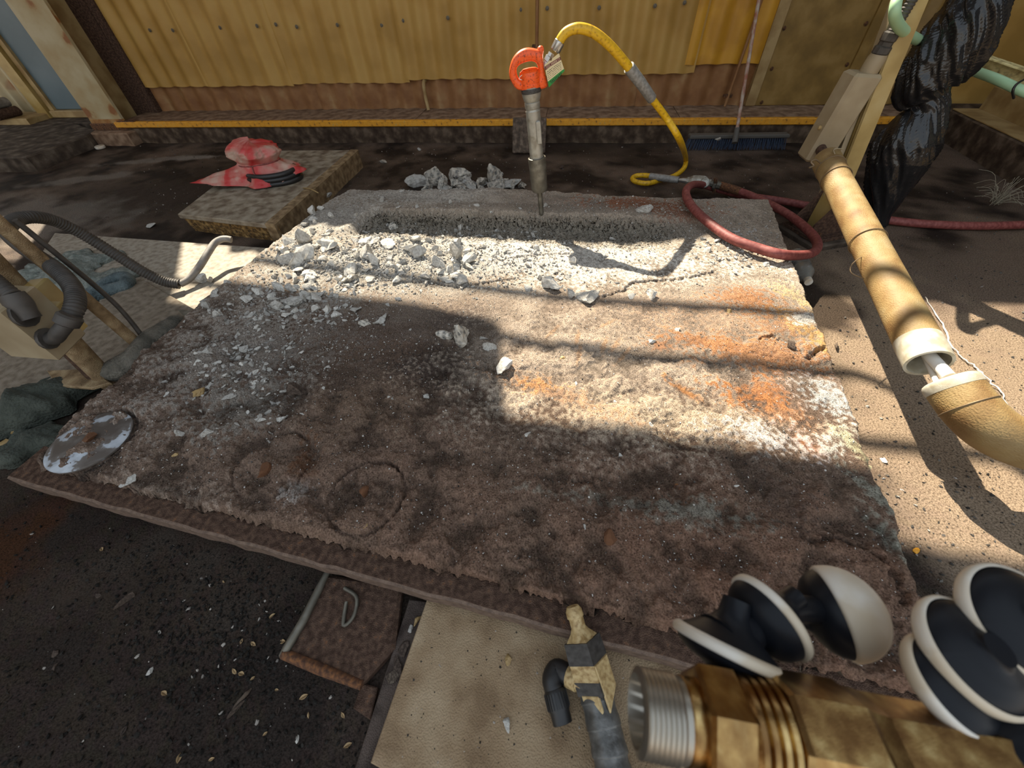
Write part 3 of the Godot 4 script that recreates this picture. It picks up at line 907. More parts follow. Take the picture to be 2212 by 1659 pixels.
func make_plinth() -> void:
	var N := PX * PZ
	ph_h.resize(N)
	ph_c.resize(N)
	ph_p.resize(N)
	var n1 := noise(1.6, FastNoiseLite.TYPE_SIMPLEX_SMOOTH, 5, 83)
	var n2 := noise(8.0, FastNoiseLite.TYPE_SIMPLEX_SMOOTH, 4, 84)
	var n3 := noise(45.0, FastNoiseLite.TYPE_SIMPLEX, 3, 85)
	var n4 := noise(16.0, FastNoiseLite.TYPE_CELLULAR, 2, 86)
	n4.cellular_return_type = FastNoiseLite.RETURN_DISTANCE2_SUB
	var dusty := C(0.44, 0.37, 0.30)
	var brown := C(0.20, 0.14, 0.105)
	var reddish := C(0.205, 0.12, 0.084)
	var black := C(0.055, 0.042, 0.037)
	var orange := C(0.33, 0.125, 0.036)
	var white := C(0.80, 0.78, 0.73)
	var grey := C(0.47, 0.45, 0.41)
	var green := C(0.30, 0.31, 0.26)
	var ochre := C(0.50, 0.31, 0.12)
	# [place, half widths, turn, colour, strength, noise]
	var P := []
	var add := func(px: float, py: float, rx: float, rz: float, turn: float, c: Color, st: float, ns: float) -> void:
		P.append([g(px, py, TOP), rx, rz, turn, c, st, ns])
	add.call(1100, 545, 0.95, 0.24, -0.2, white, 0.8, 0.5)
	add.call(800, 570, 0.62, 0.28, -0.2, C(0.36, 0.34, 0.30), 0.9, 0.5)
	add.call(700, 480, 0.35, 0.30, 0.0, grey, 0.9, 0.4)
	add.call(900, 420, 0.6, 0.14, -0.2, grey, 0.8, 0.4)
	add.call(1250, 440, 0.5, 0.10, -0.2, C(0.27, 0.22, 0.18), 0.8, 0.5)
	add.call(1400, 440, 0.28, 0.07, -0.2, C(0.26, 0.10, 0.05), 1.0, 0.8)
	add.call(1470, 460, 0.16, 0.07, -0.2, C(0.22, 0.09, 0.05), 0.9, 0.8)
	add.call(1350, 490, 0.35, 0.08, -0.2, C(0.22, 0.2, 0.18), 0.8, 0.7)
	add.call(560, 730, 0.32, 0.3, 0.3, grey, 0.55, 0.9)
	add.call(540, 870, 0.16, 0.11, 0.0, C(0.36, 0.33, 0.29), 0.8, 0.8)
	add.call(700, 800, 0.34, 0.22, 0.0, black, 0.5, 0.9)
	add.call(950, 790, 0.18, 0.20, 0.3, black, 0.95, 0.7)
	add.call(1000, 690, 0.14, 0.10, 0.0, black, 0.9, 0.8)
	add.call(850, 700, 0.4, 0.14, 0.0, C(0.16, 0.125, 0.105), 0.7, 0.7)
	add.call(800, 880, 0.22, 0.12, 0.0, C(0.21, 0.145, 0.105), 0.8, 0.6)
	add.call(1090, 870, 0.1, 0.08, 0.0, dusty, 0.8, 0.6)
	add.call(1300, 800, 0.5, 0.3, -0.2, dusty, 0.6, 0.5)
	add.call(1450, 900, 0.45, 0.1, -0.2, C(0.44, 0.36, 0.27), 0.8, 0.5)
	# rust blooms
	add.call(1620, 645, 0.13, 0.07, -0.3, orange, 0.9, 0.9)
	add.call(1700, 700, 0.10, 0.10, 0.0, orange, 0.7, 1.1)
	add.call(1520, 740, 0.13, 0.035, -0.4, orange, 0.85, 0.8)
	add.call(1430, 745, 0.05, 0.035, 0.0, orange, 0.7, 0.9)
	add.call(1660, 770, 0.2, 0.08, -0.3, orange, 0.8, 1.0)
	add.call(1600, 700, 0.3, 0.15, -0.2, C(0.36, 0.22, 0.13), 0.5, 1.2)
	add.call(1640, 850, 0.085, 0.055, 0.0, orange, 0.8, 1.0)
	add.call(1700, 900, 0.13, 0.05, -0.5, orange, 0.6, 1.3)
	add.call(1740, 955, 0.03, 0.055, 0.6, orange, 1.0, 0.6)
	add.call(1200, 850, 0.16, 0.03, -0.5, C(0.38, 0.19, 0.09), 0.6, 1.1)
	add.call(1480, 845, 0.07, 0.014, -0.9, C(0.44, 0.19, 0.06), 0.9, 0.6)
	add.call(1160, 830, 0.06, 0.03, 0.0, C(0.46, 0.22, 0.08), 0.7, 0.9)
	for q in [[1195, 715, 1.1], [1248, 730, 1.5], [1310, 700, 0.75], [1250, 770, 1.5], [1330, 745, 1.2], [1305, 750, 1.4], [1345, 770, 1.0]]:
		P.append([g(q[0], q[1], TOP), 0.05, 0.008, q[2] - 0.2, C(0.40, 0.25, 0.15), 0.85, 0.5])
	# salts and lichen down the right side
	add.call(1700, 950, 0.14, 0.045, -0.3, C(0.62, 0.60, 0.60), 0.65, 1.1)
	add.call(1780, 860, 0.055, 0.075, 0.3, C(0.48, 0.52, 0.53), 0.7, 1.1)
	add.call(1820, 940, 0.06, 0.06, 0.0, C(0.52, 0.50, 0.42), 0.6, 1.0)
	add.call(1755, 720, 0.045, 0.13, 0.3, ochre, 0.7, 0.8)
	add.call(1720, 640, 0.04, 0.12, 0.3, C(0.55, 0.42, 0.22), 0.7, 0.8)
	add.call(1740, 690, 0.05, 0.03, 0.0, C(0.50, 0.54, 0.55), 0.8, 0.7)
	add.call(1870, 980, 0.025, 0.1, 0.3, C(0.48, 0.45, 0.28), 0.8, 0.6)
	add.call(1905, 1080, 0.022, 0.14, 0.3, green, 0.8, 0.7)
	add.call(1940, 1180, 0.02, 0.09, 0.3, green, 0.85, 0.7)
	add.call(1380, 1090, 0.2, 0.015, -0.2, C(0.2, 0.2, 0.17), 0.6, 1.1)
	add.call(1500, 1110, 0.1, 0.03, -0.2, C(0.2, 0.2, 0.17), 0.6, 1.1)
	add.call(640, 1060, 0.03, 0.03, 0.0, C(0.36, 0.34, 0.32), 0.8, 0.9)
	add.call(350, 1060, 0.16, 0.03, -0.2, C(0.36, 0.30, 0.25), 0.45, 1.2)
	add.call(1640, 1030, 0.05, 0.12, 0.3, black, 0.6, 0.9)
	add.call(660, 1000, 0.03, 0.07, 0.2, C(0.13, 0.06, 0.03), 0.8, 0.8)
	var pit_a := g(800, 448, TOP)          # back left corner of the pit
	var pit_b := g(1330, 462, TOP)
	var pit_c := g(1480, 480, TOP)
	var pit_l := g(690, 545, TOP)
	for j in PZ:
		var v := float(j) / (PZ - 1)
		for i in PX:
			var u := float(i) / (PX - 1)
			var k := j * PX + i
			var q := plan(u, v)
			# ragged, spalled rim
			var en := edge_n.get_noise_2d(q.x, q.z)
			var x := q.x
			var z := q.z
			var a := n1.get_noise_2d(x, z)
			var b := n2.get_noise_2d(x, z)
			var c3 := n3.get_noise_2d(x, z)
			var flake := n4.get_noise_2d(x, z)
			var y := TOP + a * 0.006 + b * 0.0035 + c3 * 0.0016
			# scaling flakes at the front, where the surface is rusted through
			var front := clampf((0.42 - v + a * 0.25) * 4.0, 0, 1)
			y += front * (clampf(0.35 + b * 1.6, 0, 1) * 0.005 + (0.004 if b > 0.12 else 0.0) - (0.005 if b < -0.18 else 0.0) + (0.003 if n2.get_noise_2d(x * 2.3 + 7.0, z * 2.3) > 0.1 else 0.0))
			# broken rim
			var rim := minf(minf(u * 1.95, (1 - u) * 1.95), minf(v * 1.75, (1 - v) * 1.75))
			y -= 0.02 * pow(clampf(1.0 - rim / (0.012 + 0.016 * en), 0, 1), 2.0)
			# pit: sharp behind and to the left, running out to the front and right
			var back := (z - lerpf(pit_a.z, pit_b.z, clampf((x - pit_a.x) / (pit_b.x - pit_a.x), 0, 1.3))) + b * 0.012
			var lx := lerpf(pit_a.x, pit_l.x, clampf((z - pit_a.z) / (pit_l.z - pit_a.z), 0, 1.2))
			var left := x - lx + b * 0.015
			var w := clampf((back + c3 * 0.012) / 0.05, 0, 1) * clampf(left / 0.05, 0, 1)
			w *= clampf(1.0 - (back - 0.12 - a * 0.05) / 0.22, 0, 1) * clampf((pit_c.x + 0.1 - x + b * 0.05) / 0.35, 0, 1)
			y -= 0.062 * w
			# heaps of crushed concrete
			var heap := clampf(blob(x, z, Vector3(-0.42, 0, -1.50), 0.62, 0.24, -0.25) + b * 0.35, 0, 1)
			y += heap * 0.022 + heap * flake * 0.012
			var heap2 := clampf(blob(x, z, Vector3(0.0, 0, -1.99), 0.5, 0.10, -0.2) + b * 0.3, 0, 1)
			y += heap2 * 0.03
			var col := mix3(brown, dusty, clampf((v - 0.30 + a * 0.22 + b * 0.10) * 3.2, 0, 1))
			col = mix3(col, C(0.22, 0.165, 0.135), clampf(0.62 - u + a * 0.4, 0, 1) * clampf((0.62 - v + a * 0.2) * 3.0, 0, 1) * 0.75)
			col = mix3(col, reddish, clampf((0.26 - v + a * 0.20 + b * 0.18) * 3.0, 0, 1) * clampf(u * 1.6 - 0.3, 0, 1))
			for p in P:
				var pc: Vector3 = p[0]
				var mx: float = maxf(p[1], p[2]) * 1.6
				if absf(x - pc.x) < mx and absf(z - pc.z) < mx:
					var wv: float = blob(x, z, pc, p[1], p[2], p[3]) + (a * 0.3 + b * 0.8 + c3 * 1.1) * p[6]
					if wv > 0: col = col.lerp(p[4], minf(wv * 1.8, 1.0) * p[5] * 0.88)
			if w > 0.05: col = col.lerp(C(0.30, 0.27, 0.22), minf(w * 1.2, 0.85))
			col = col * (1.0 + b * 0.28 + c3 * 0.30)
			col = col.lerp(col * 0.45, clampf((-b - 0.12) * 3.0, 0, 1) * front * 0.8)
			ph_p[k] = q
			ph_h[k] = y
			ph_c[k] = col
	# cracks and cut circles
	var crackc := C(0.05, 0.04, 0.035)
	var ln := func(pts: Array) -> Array:
		var o := []
		for q in pts: o.append(g(q[0], q[1], TOP))
		return o
	groove(ln.call([[1300, 640], [1350, 625], [1365, 612], [1400, 607], [1460, 603], [1500, 597], [1545, 585]]), 0.006, 0.016, crackc)
	groove(ln.call([[1100, 560], [1150, 552], [1190, 548], [1235, 548]]), 0.005, 0.012, crackc)
	groove(ln.call([[870, 612], [930, 610], [985, 622], [1040, 612], [1120, 600]]), 0.005, 0.014, crackc)
	groove(ln.call([[1215, 600], [1245, 588], [1290, 585]]), 0.003, 0.008, crackc)
	groove(ln.call([[1745, 1170], [1790, 1163], [1850, 1178], [1910, 1220], [1940, 1270], [1950, 1310]]), 0.005, 0.012, crackc)
	groove(ln.call([[1790, 1163], [1760, 1180], [1752, 1230]]), 0.003, 0.006, crackc)
	groove(ln.call([[1240, 1037], [1290, 1045]]), 0.004, 0.008, crackc)
	groove(ln.call([[1180, 1030], [1240, 1037]]), 0.003, 0.005, crackc)
	groove(ln.call([[1640, 735], [1675, 730], [1690, 740]]), 0.004, 0.01, crackc)
	groove(ln.call([[1745, 780], [1765, 760], [1785, 755]]), 0.006, 0.014, crackc)
	for c in [[592, 1005, 0.088], [793, 1073, 0.083]]:
		var cc := g(c[0], c[1], TOP)
		var ring := []
		for t in 22: ring.append(cc + Vector3(cos(t * 0.29 - 0.6), 0, -sin(t * 0.29 - 0.6)) * c[2])
		groove(ring, 0.004, 0.006, C(0.08, 0.055, 0.045), 0.45, 0.003)
	var cc2 := g(196, 953, TOP)
	var ring2 := []
	for t in 23: ring2.append(cc2 + Vector3(cos(t * 0.29), 0, -sin(t * 0.29)) * 0.096)
	groove(ring2, 0.006, 0.010, C(0.05, 0.04, 0.035), 0.8, 0.001)
	var pos := PackedVector3Array()
	pos.resize(N)
	for k in N:
		pos[k] = Vector3(ph_p[k].x, ph_h[k], ph_p[k].z)
		var low := clampf((TOP - ph_h[k] - 0.008) / 0.02, 0, 1)
		if low > 0.0: pos[k] += Vector3(n3.get_noise_2d(pos[k].x * 1.5, pos[k].y * 2.0), n3.get_noise_2d(pos[k].z * 2.0, pos[k].x * 2.0) * 0.5, n3.get_noise_3d(pos[k].x * 1.2, pos[k].y * 1.6, 3.0)) * 0.014 * low
	# uneven outline
	for j in PZ:
		for e in [0, PX - 1]:
			var k: int = j * PX + e
			pos[k].x += edge_n.get_noise_2d(pos[k].x * 2.0, pos[k].z * 2.0) * 0.012
	for i in PX:
		for e in [0, PZ - 1]:
			var k: int = e * PX + i
			pos[k].z += edge_n.get_noise_2d(pos[k].x * 5.0, pos[k].z * 5.0) * 0.010
	var t := thing("concrete_plinth", "big broken concrete machine plinth with rust stains and a chipped-out pit", "plinth", Vector3.ZERO)
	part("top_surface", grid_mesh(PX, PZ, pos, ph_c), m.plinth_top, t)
	# sides
	var s := new_st()
	var loop := []
	for i in range(0, PX, 4): loop.append(pos[i])
	for j in range(0, PZ, 4): loop.append(pos[j * PX + PX - 1])
	for i in range(PX - 1, -1, -4): loop.append(pos[(PZ - 1) * PX + i])
	for j in range(PZ - 1, -1, -4): loop.append(pos[j * PX])
	var mid := (p_fl + p_fr + p_bl + p_br) * 0.25
	for i in loop.size():
		var a: Vector3 = loop[i]
		mid.y = a.y
		var b: Vector3 = loop[(i + 1) % loop.size()]
		var ai := a.lerp(mid, 0.018)
		var bi := b.lerp(mid, 0.018)
		quad(s, Vector3(ai.x, a.y - 0.022, ai.z), Vector3(bi.x, b.y - 0.022, bi.z), b, a, 1)
		quad(s, Vector3(ai.x, -0.02, ai.z), Vector3(bi.x, -0.02, bi.z), Vector3(bi.x, b.y - 0.022, bi.z), Vector3(ai.x, a.y - 0.022, ai.z), 2)
	part("side", done(s), m.dark_concrete, t)
	# rusty steel edging along the front
	var f0 := p_fl + (p_fl - p_fr).normalized() * 0.075
	var fd := (p_fr - p_fl).normalized()
	var fx := Transform3D(Basis(fd, Vector3.UP, fd.cross(Vector3.UP)), f0)
	var L := p_fl.distance_to(p_fr) + 0.12
	s = new_st()
	var segs := 60
	var prev := []
	for i in segs + 1:
		var x := L * i / segs
		var wv := edge_n.get_noise_2d(x * 3.0, 3.0) * 0.004
		var dy := edge_n.get_noise_2d(x * 6.0, 8.0) * 0.003
		var ring := []
		for q in [Vector2(-0.05, 0.101), Vector2(0.036, 0.099), Vector2(0.040, 0.095), Vector2(0.040, 0.060), Vector2(0.031, 0.058), Vector2(0.029, 0.088), Vector2(-0.05, 0.09)]:
			ring.append(fx * Vector3(x, q.y + dy, q.x + wv))
		if i > 0:
			for k in ring.size():
				var k2 := (k + 1) % ring.size()
				quad(s, prev[k], prev[k2], ring[k2], ring[k], k + 1)
		prev = ring
	var edging := part("steel_edging", done(s), m.steel_rust, t, Transform3D(), "rusty steel angle along the front edge")
	s = new_st()
	for i in segs:
		var fp := []
		for kk in 2:
			var x := L * (i + kk) / segs
			var wv := edge_n.get_noise_2d(x * 3.0, 3.0) * 0.004 + 0.0022
			var dy := edge_n.get_noise_2d(x * 6.0, 8.0) * 0.003
			fp.append(fx * Vector3(x, 0.058 + dy, 0.040 + wv))
			fp.append(fx * Vector3(x, 0.0965 + dy, 0.040 + wv))
			fp.append(fx * Vector3(x, 0.0985 + dy, 0.034 + wv))
		quad(s, fp[0], fp[3], fp[4], fp[1], 1)
		quad(s, fp[1], fp[4], fp[5], fp[2], 2)
	part("edging_lip", done(s), m.edging_face, edging)
	# round anchor plates
	var dk := thing("anchor_plate", "round anchor plate with peeling silver paint at the plinth's near left corner", "plate", cc2 + Vector3(0, -0.001, 0))
	part("disc", lathem([Vector2(0.0915, 0), Vector2(0.0915, 0.004), Vector2(0.089, 0.0055), Vector2(0.0, 0.0055)], 48), m.silver_paint, dk, Transform3D(Basis(Vector3.UP, 0.4), Vector3.ZERO))
	part("stud", rock(3, 5, 1, 0.9), m.rust_lump, dk, Transform3D(Basis().scaled(Vector3.ONE * 0.035), Vector3(0.006, 0.004, -0.004)))
	# rusted stud ends standing in the cut circles
	for c in [[575, 1023, 0.034, 14, "in the left cut circle of the plinth"], [790, 1066, 0.032, 15, "in the right cut circle of the plinth"], [1316, 1166, 0.036, 16, "alone near the plinth's front edge"]]:
		var cc := g(c[0], c[1], TOP)
		one("rusted_stud", rock(c[3], 4, 1, 0.95), m.rust_lump, "stubby rusted bolt end " + c[4], "bolt", Transform3D(Basis(Vector3.UP, 1.0).scaled(Vector3.ONE * c[2]), Vector3(cc.x, plinth_y(cc.x, cc.z) - 0.003, cc.z)), "rusted stud ends")
	one("steel_washer", lathem([Vector2(0.0035, 0), Vector2(0.0075, 0), Vector2(0.008, 0.001), Vector2(0.0075, 0.002), Vector2(0.0035, 0.002), Vector2(0.0035, 0)], 16), m.rust_lump, "small rusty washer lying on the shaded front of the plinth", "washer", Transform3D(Basis(), Vector3(g(1464, 1050, TOP).x, plinth_y(g(1464, 1050, TOP).x, g(1464, 1050, TOP).z), g(1464, 1050, TOP).z)))

# ---------------------------------------------------------------- boards and scrap in front
func flat(pts: Array, y0: float, y1: float, bev := 0.002) -> ArrayMesh:   # a slab whose top outline is given in picture points
	var poly := []
	for q in pts:
		var p := g(q[0], q[1], y1)
		poly.append(Vector2(p.x, p.z))
	var s := new_st()
	prism(s, poly, y0, y1, Transform3D(), bev)
	return done(s)

func make_front_boards() -> void:
	one("plywood_board", flat([[928, 1278], [1200, 1352], [1500, 1432], [1900, 1540], [2250, 1640], [2250, 1760], [1000, 1760], [800, 1648]], 0.022, 0.040), m.plywood, "stained plywood board under the taped hose nozzle", "board")
	one("dark_plank", flat([[884, 1294], [950, 1303], [1000, 1700], [760, 1680]], 0.001, 0.020), m.dark_board, "narrow dark plank showing under the plywood's left edge", "plank")
	var t := thing("rusty_block", "rusted steel block on the dark floor left of the plywood", "steel block", Vector3.ZERO)
	part("body", flat([[700, 1240], [868, 1262], [852, 1400], [780, 1478], [612, 1408]], 0.0, 0.028, 0.006), m.steel_rust, t)
	var s := new_st()
	tube(s, [g(707, 1236, 0.035), g(690, 1270, 0.035), g(655, 1340, 0.034), g(620, 1400, 0.032), g(609, 1416, 0.02)], [0.006, 0.008, 0.0085, 0.009, 0.006], 7)
	part("edge_bar", done(s), m.dark_steel, t, Transform3D(), "worn bar along its left edge")
	part("rim_bar", tubem([g(612, 1412, 0.027), g(690, 1444, 0.028), g(782, 1480, 0.024)], [0.009, 0.010, 0.008], 7), m.rust_lump, t)
	part("clip", tubem(spline([g(744, 1270, 0.032), g(770, 1290, 0.033), g(764, 1330, 0.032), g(742, 1350, 0.032), g(748, 1300, 0.034)], 5), 0.004, 6), m.dark_steel, t)
	one("scrap_tile", flat([[782, 1475], [815, 1485], [800, 1556], [762, 1530]], 0.0, 0.012), m.steel_rust, "small dark scrap plate beside the plank's lower end", "scrap")
	# flakes lying on the plank
	var k := 0
	for q in [[868, 1408, 0.055, "largest rust flake lying across the dark plank"], [848, 1462, 0.045, "lower grey rust flake on the dark plank"], [886, 1362, 0.026, "small grey flake on the dark plank's upper half"], [900, 1340, 0.03, "tan chip wedged against the plywood edge on the dark plank"], [862, 1440, 0.04, "long dark splinter on the dark plank"]]:
		var p := g(q[0], q[1], 0.02)
		one("rust_flake", rock(60 + k, 8, 1, 0.22), [m.stone_dark, m.dark_concrete, m.stone_grey, m.trim_tan, m.stone_dark][k], q[3], "flake", Transform3D(Basis(Vector3.UP, k * 1.3).scaled(Vector3.ONE * q[2]), p), "flakes on the dark plank")
		k += 1

# ---------------------------------------------------------------- concrete pad with the red wrapped reel
func make_back_pad() -> void:
	var H := 0.10
	var fl := g(383, 462, H)
	var fr := g(592, 486, H)
	var br := g(774, 324, H)
	var bl := g(560, 325, H)
	var t := thing("concrete_pad", "grey concrete pad with a tan steel edge behind the plinth", "concrete pad", Vector3.ZERO)
	var ins := func(p: Vector3, q: Vector3, d: float) -> Vector3: return p + (q - p).normalized() * d
	var s := new_st()
	var fr2: Vector3 = ins.call(fr, fl, 0.055)
	var br2: Vector3 = ins.call(br, bl, 0.055)
	prism(s, [Vector2(fl.x, fl.z), Vector2(fr2.x, fr2.z), Vector2(br2.x, br2.z), Vector2(bl.x, bl.z)], 0.075, H, Transform3D(), 0.004)
	part("top_slab", done(s), m.pad, t)
	s = new_st()
	prism(s, [Vector2(fr2.x, fr2.z), Vector2(fr.x, fr.z), Vector2(br.x, br.z), Vector2(br2.x, br2.z)], -0.02, H + 0.004, Transform3D(), 0.005)
	part("steel_edge", done(s), m.pad_edge, t)
	# crumbled front face
	s = new_st()
	var nn := 60
	var mm := 12
	var cell := noise(38.0, FastNoiseLite.TYPE_CELLULAR, 1, 91)
	cell.cellular_return_type = FastNoiseLite.RETURN_DISTANCE
	var fwd := (fr - fl).normalized().cross(Vector3.UP) * 1.0
	var pt := func(i: int, j: int) -> Vector3:
		var q: Vector3 = fl.lerp(fr, float(i) / nn)
		var h := lerpf(-0.01, H - 0.008, float(j) / mm)
		var inn := 0.012 + 0.02 * (1.0 - h / H) + (0.012 * (cell.get_noise_2d(q.x * 1.0, h * 1.0) + 0.5))
		return Vector3(q.x, h, q.z) - fwd * inn
	for i in nn:
		for j in mm: quad(s, pt.call(i, j), pt.call(i + 1, j), pt.call(i + 1, j + 1), pt.call(i, j + 1), 1)
	part("front_face", done(s), m.crumbled, t, Transform3D(), "crumbling rust-stained front face")
	s = new_st()
	prism(s, [Vector2(fl.x + 0.04, fl.z - 0.06), Vector2(fr2.x - 0.03, fr2.z - 0.06), Vector2(br2.x, br2.z + 0.02), Vector2(bl.x + 0.02, bl.z + 0.02)], -0.02, 0.08)
	part("core", done(s), m.dark_concrete, t)
	one("wire_offcut", tubem(spline([g(655, 406, H + 0.004), g(670, 408, H + 0.016), g(688, 417, H + 0.004)], 5), 0.003, 6), m.trim_tan, "bent wire lying over the pad's tan steel edge", "wire")
	# coil under the bag
	var base := g(578, 388, H)
	var coil := thing("hose_coil", "coil of black hose under the red bag on the concrete pad", "hose", base)
	for k in 3:
		var pts := []
		for i in 33: pts.append(Vector3(cos(TAU * i / 32.0) * (0.15 - 0.008 * k), 0.013 + 0.021 * k, sin(TAU * i / 32.0) * 0.105))
		part("coil_turn", tubem(pts, 0.0135, 10), m.rubber, coil, Transform3D(Basis(), Vector3(0.055, 0, 0.022)))
	# red vinyl bag: a crumpled cap with a tied waist and a flared skirt
	var bag := thing("red_bag", "faded red vinyl bag tied over the black hose coil", "bag", base)
	bag.scale = Vector3(0.9, 0.9, 0.9)
	var bs := new_st()
	var sg := 72
	var rows := [[0.005, 0.235, 0.155, 1.0], [0.03, 0.21, 0.14, 0.9], [0.06, 0.17, 0.125, 0.6], [0.085, 0.145, 0.11, 0.35], [0.105, 0.128, 0.10, 0.12], [0.112, 0.124, 0.098, 0.05], [0.125, 0.132, 0.105, 0.15], [0.15, 0.142, 0.115, 0.9], [0.18, 0.135, 0.115, 1.1], [0.205, 0.115, 0.10, 0.9], [0.222, 0.085, 0.07, 0.7], [0.232, 0.04, 0.03, 0.4], [0.233, 0.0, 0.0, 0.0]]
	var fine := []
	for k in rows.size() - 1:
		for q in 4:
			var f := q / 4.0
			fine.append([lerpf(rows[k][0], rows[k + 1][0], f), lerpf(rows[k][1], rows[k + 1][1], f), lerpf(rows[k][2], rows[k + 1][2], f), lerpf(rows[k][3], rows[k + 1][3], f)])
	fine.append(rows[-1])
	var cn := noise(6.0, FastNoiseLite.TYPE_SIMPLEX, 3, 93)
	cn.fractal_type = FastNoiseLite.FRACTAL_RIDGED
	var bp := func(i: int, k: int) -> Vector3:
		var a := TAU * i / sg
		var q: Array = fine[k]
		var fold: float = sin(a * 5.0 + 0.8) * 0.10 + sin(a * 9.0 + q[0] * 20.0) * 0.05
		var cr := cn.get_noise_3d(cos(a) * 0.3, q[0] * 1.5, sin(a) * 0.3) * 0.16
		var sc: float = 1.0 + (fold + cr) * q[3]
		# a long corner pulled out to the left front, the right side lifted off the coil
		var corner := pow(maxf(0.0, cos(a - PI + 0.35)), 5.0) * clampf(1.0 - q[0] / 0.10, 0, 1)
		var lift := pow(maxf(0.0, cos(a + 0.35)), 1.5) * clampf(1.0 - q[0] / 0.10, 0, 1) * 0.055
		var dent: float = -0.06 * clampf((q[0] - 0.15) / 0.08, 0, 1) * (cos(a) * 0.6 + 0.5)
		return Vector3(cos(a) * q[1] * sc * (1.0 + corner * 0.7), q[0] + lift + dent * 0.5 + cr * 0.03 + 0.004 + corner * 0.03, sin(a) * q[2] * sc + corner * 0.04)
	for k in fine.size() - 1:
		for i in sg: quad(bs, bp.call((i + 1) % sg, k), bp.call(i, k), bp.call(i, k + 1), bp.call((i + 1) % sg, k + 1), 1)
	var vinyl := part("vinyl", done(bs), m.red_vinyl, bag)
	var tie := []
	for i in 41: tie.append(Vector3(cos(TAU * i / 40.0) * 0.127, 0.111 + 0.004 * sin(TAU * i / 20.0), sin(TAU * i / 40.0) * 0.101))
	part("tie", tubem(tie, 0.004, 6), m.red_hose, vinyl)
	part("strap", tubem(spline([Vector3(0.0, 0.11, 0.10), Vector3(0.005, 0.08, 0.125), Vector3(0.03, 0.05, 0.145), Vector3(0.05, 0.008, 0.16)], 5), 0.004, 6), m.red_hose, vinyl)

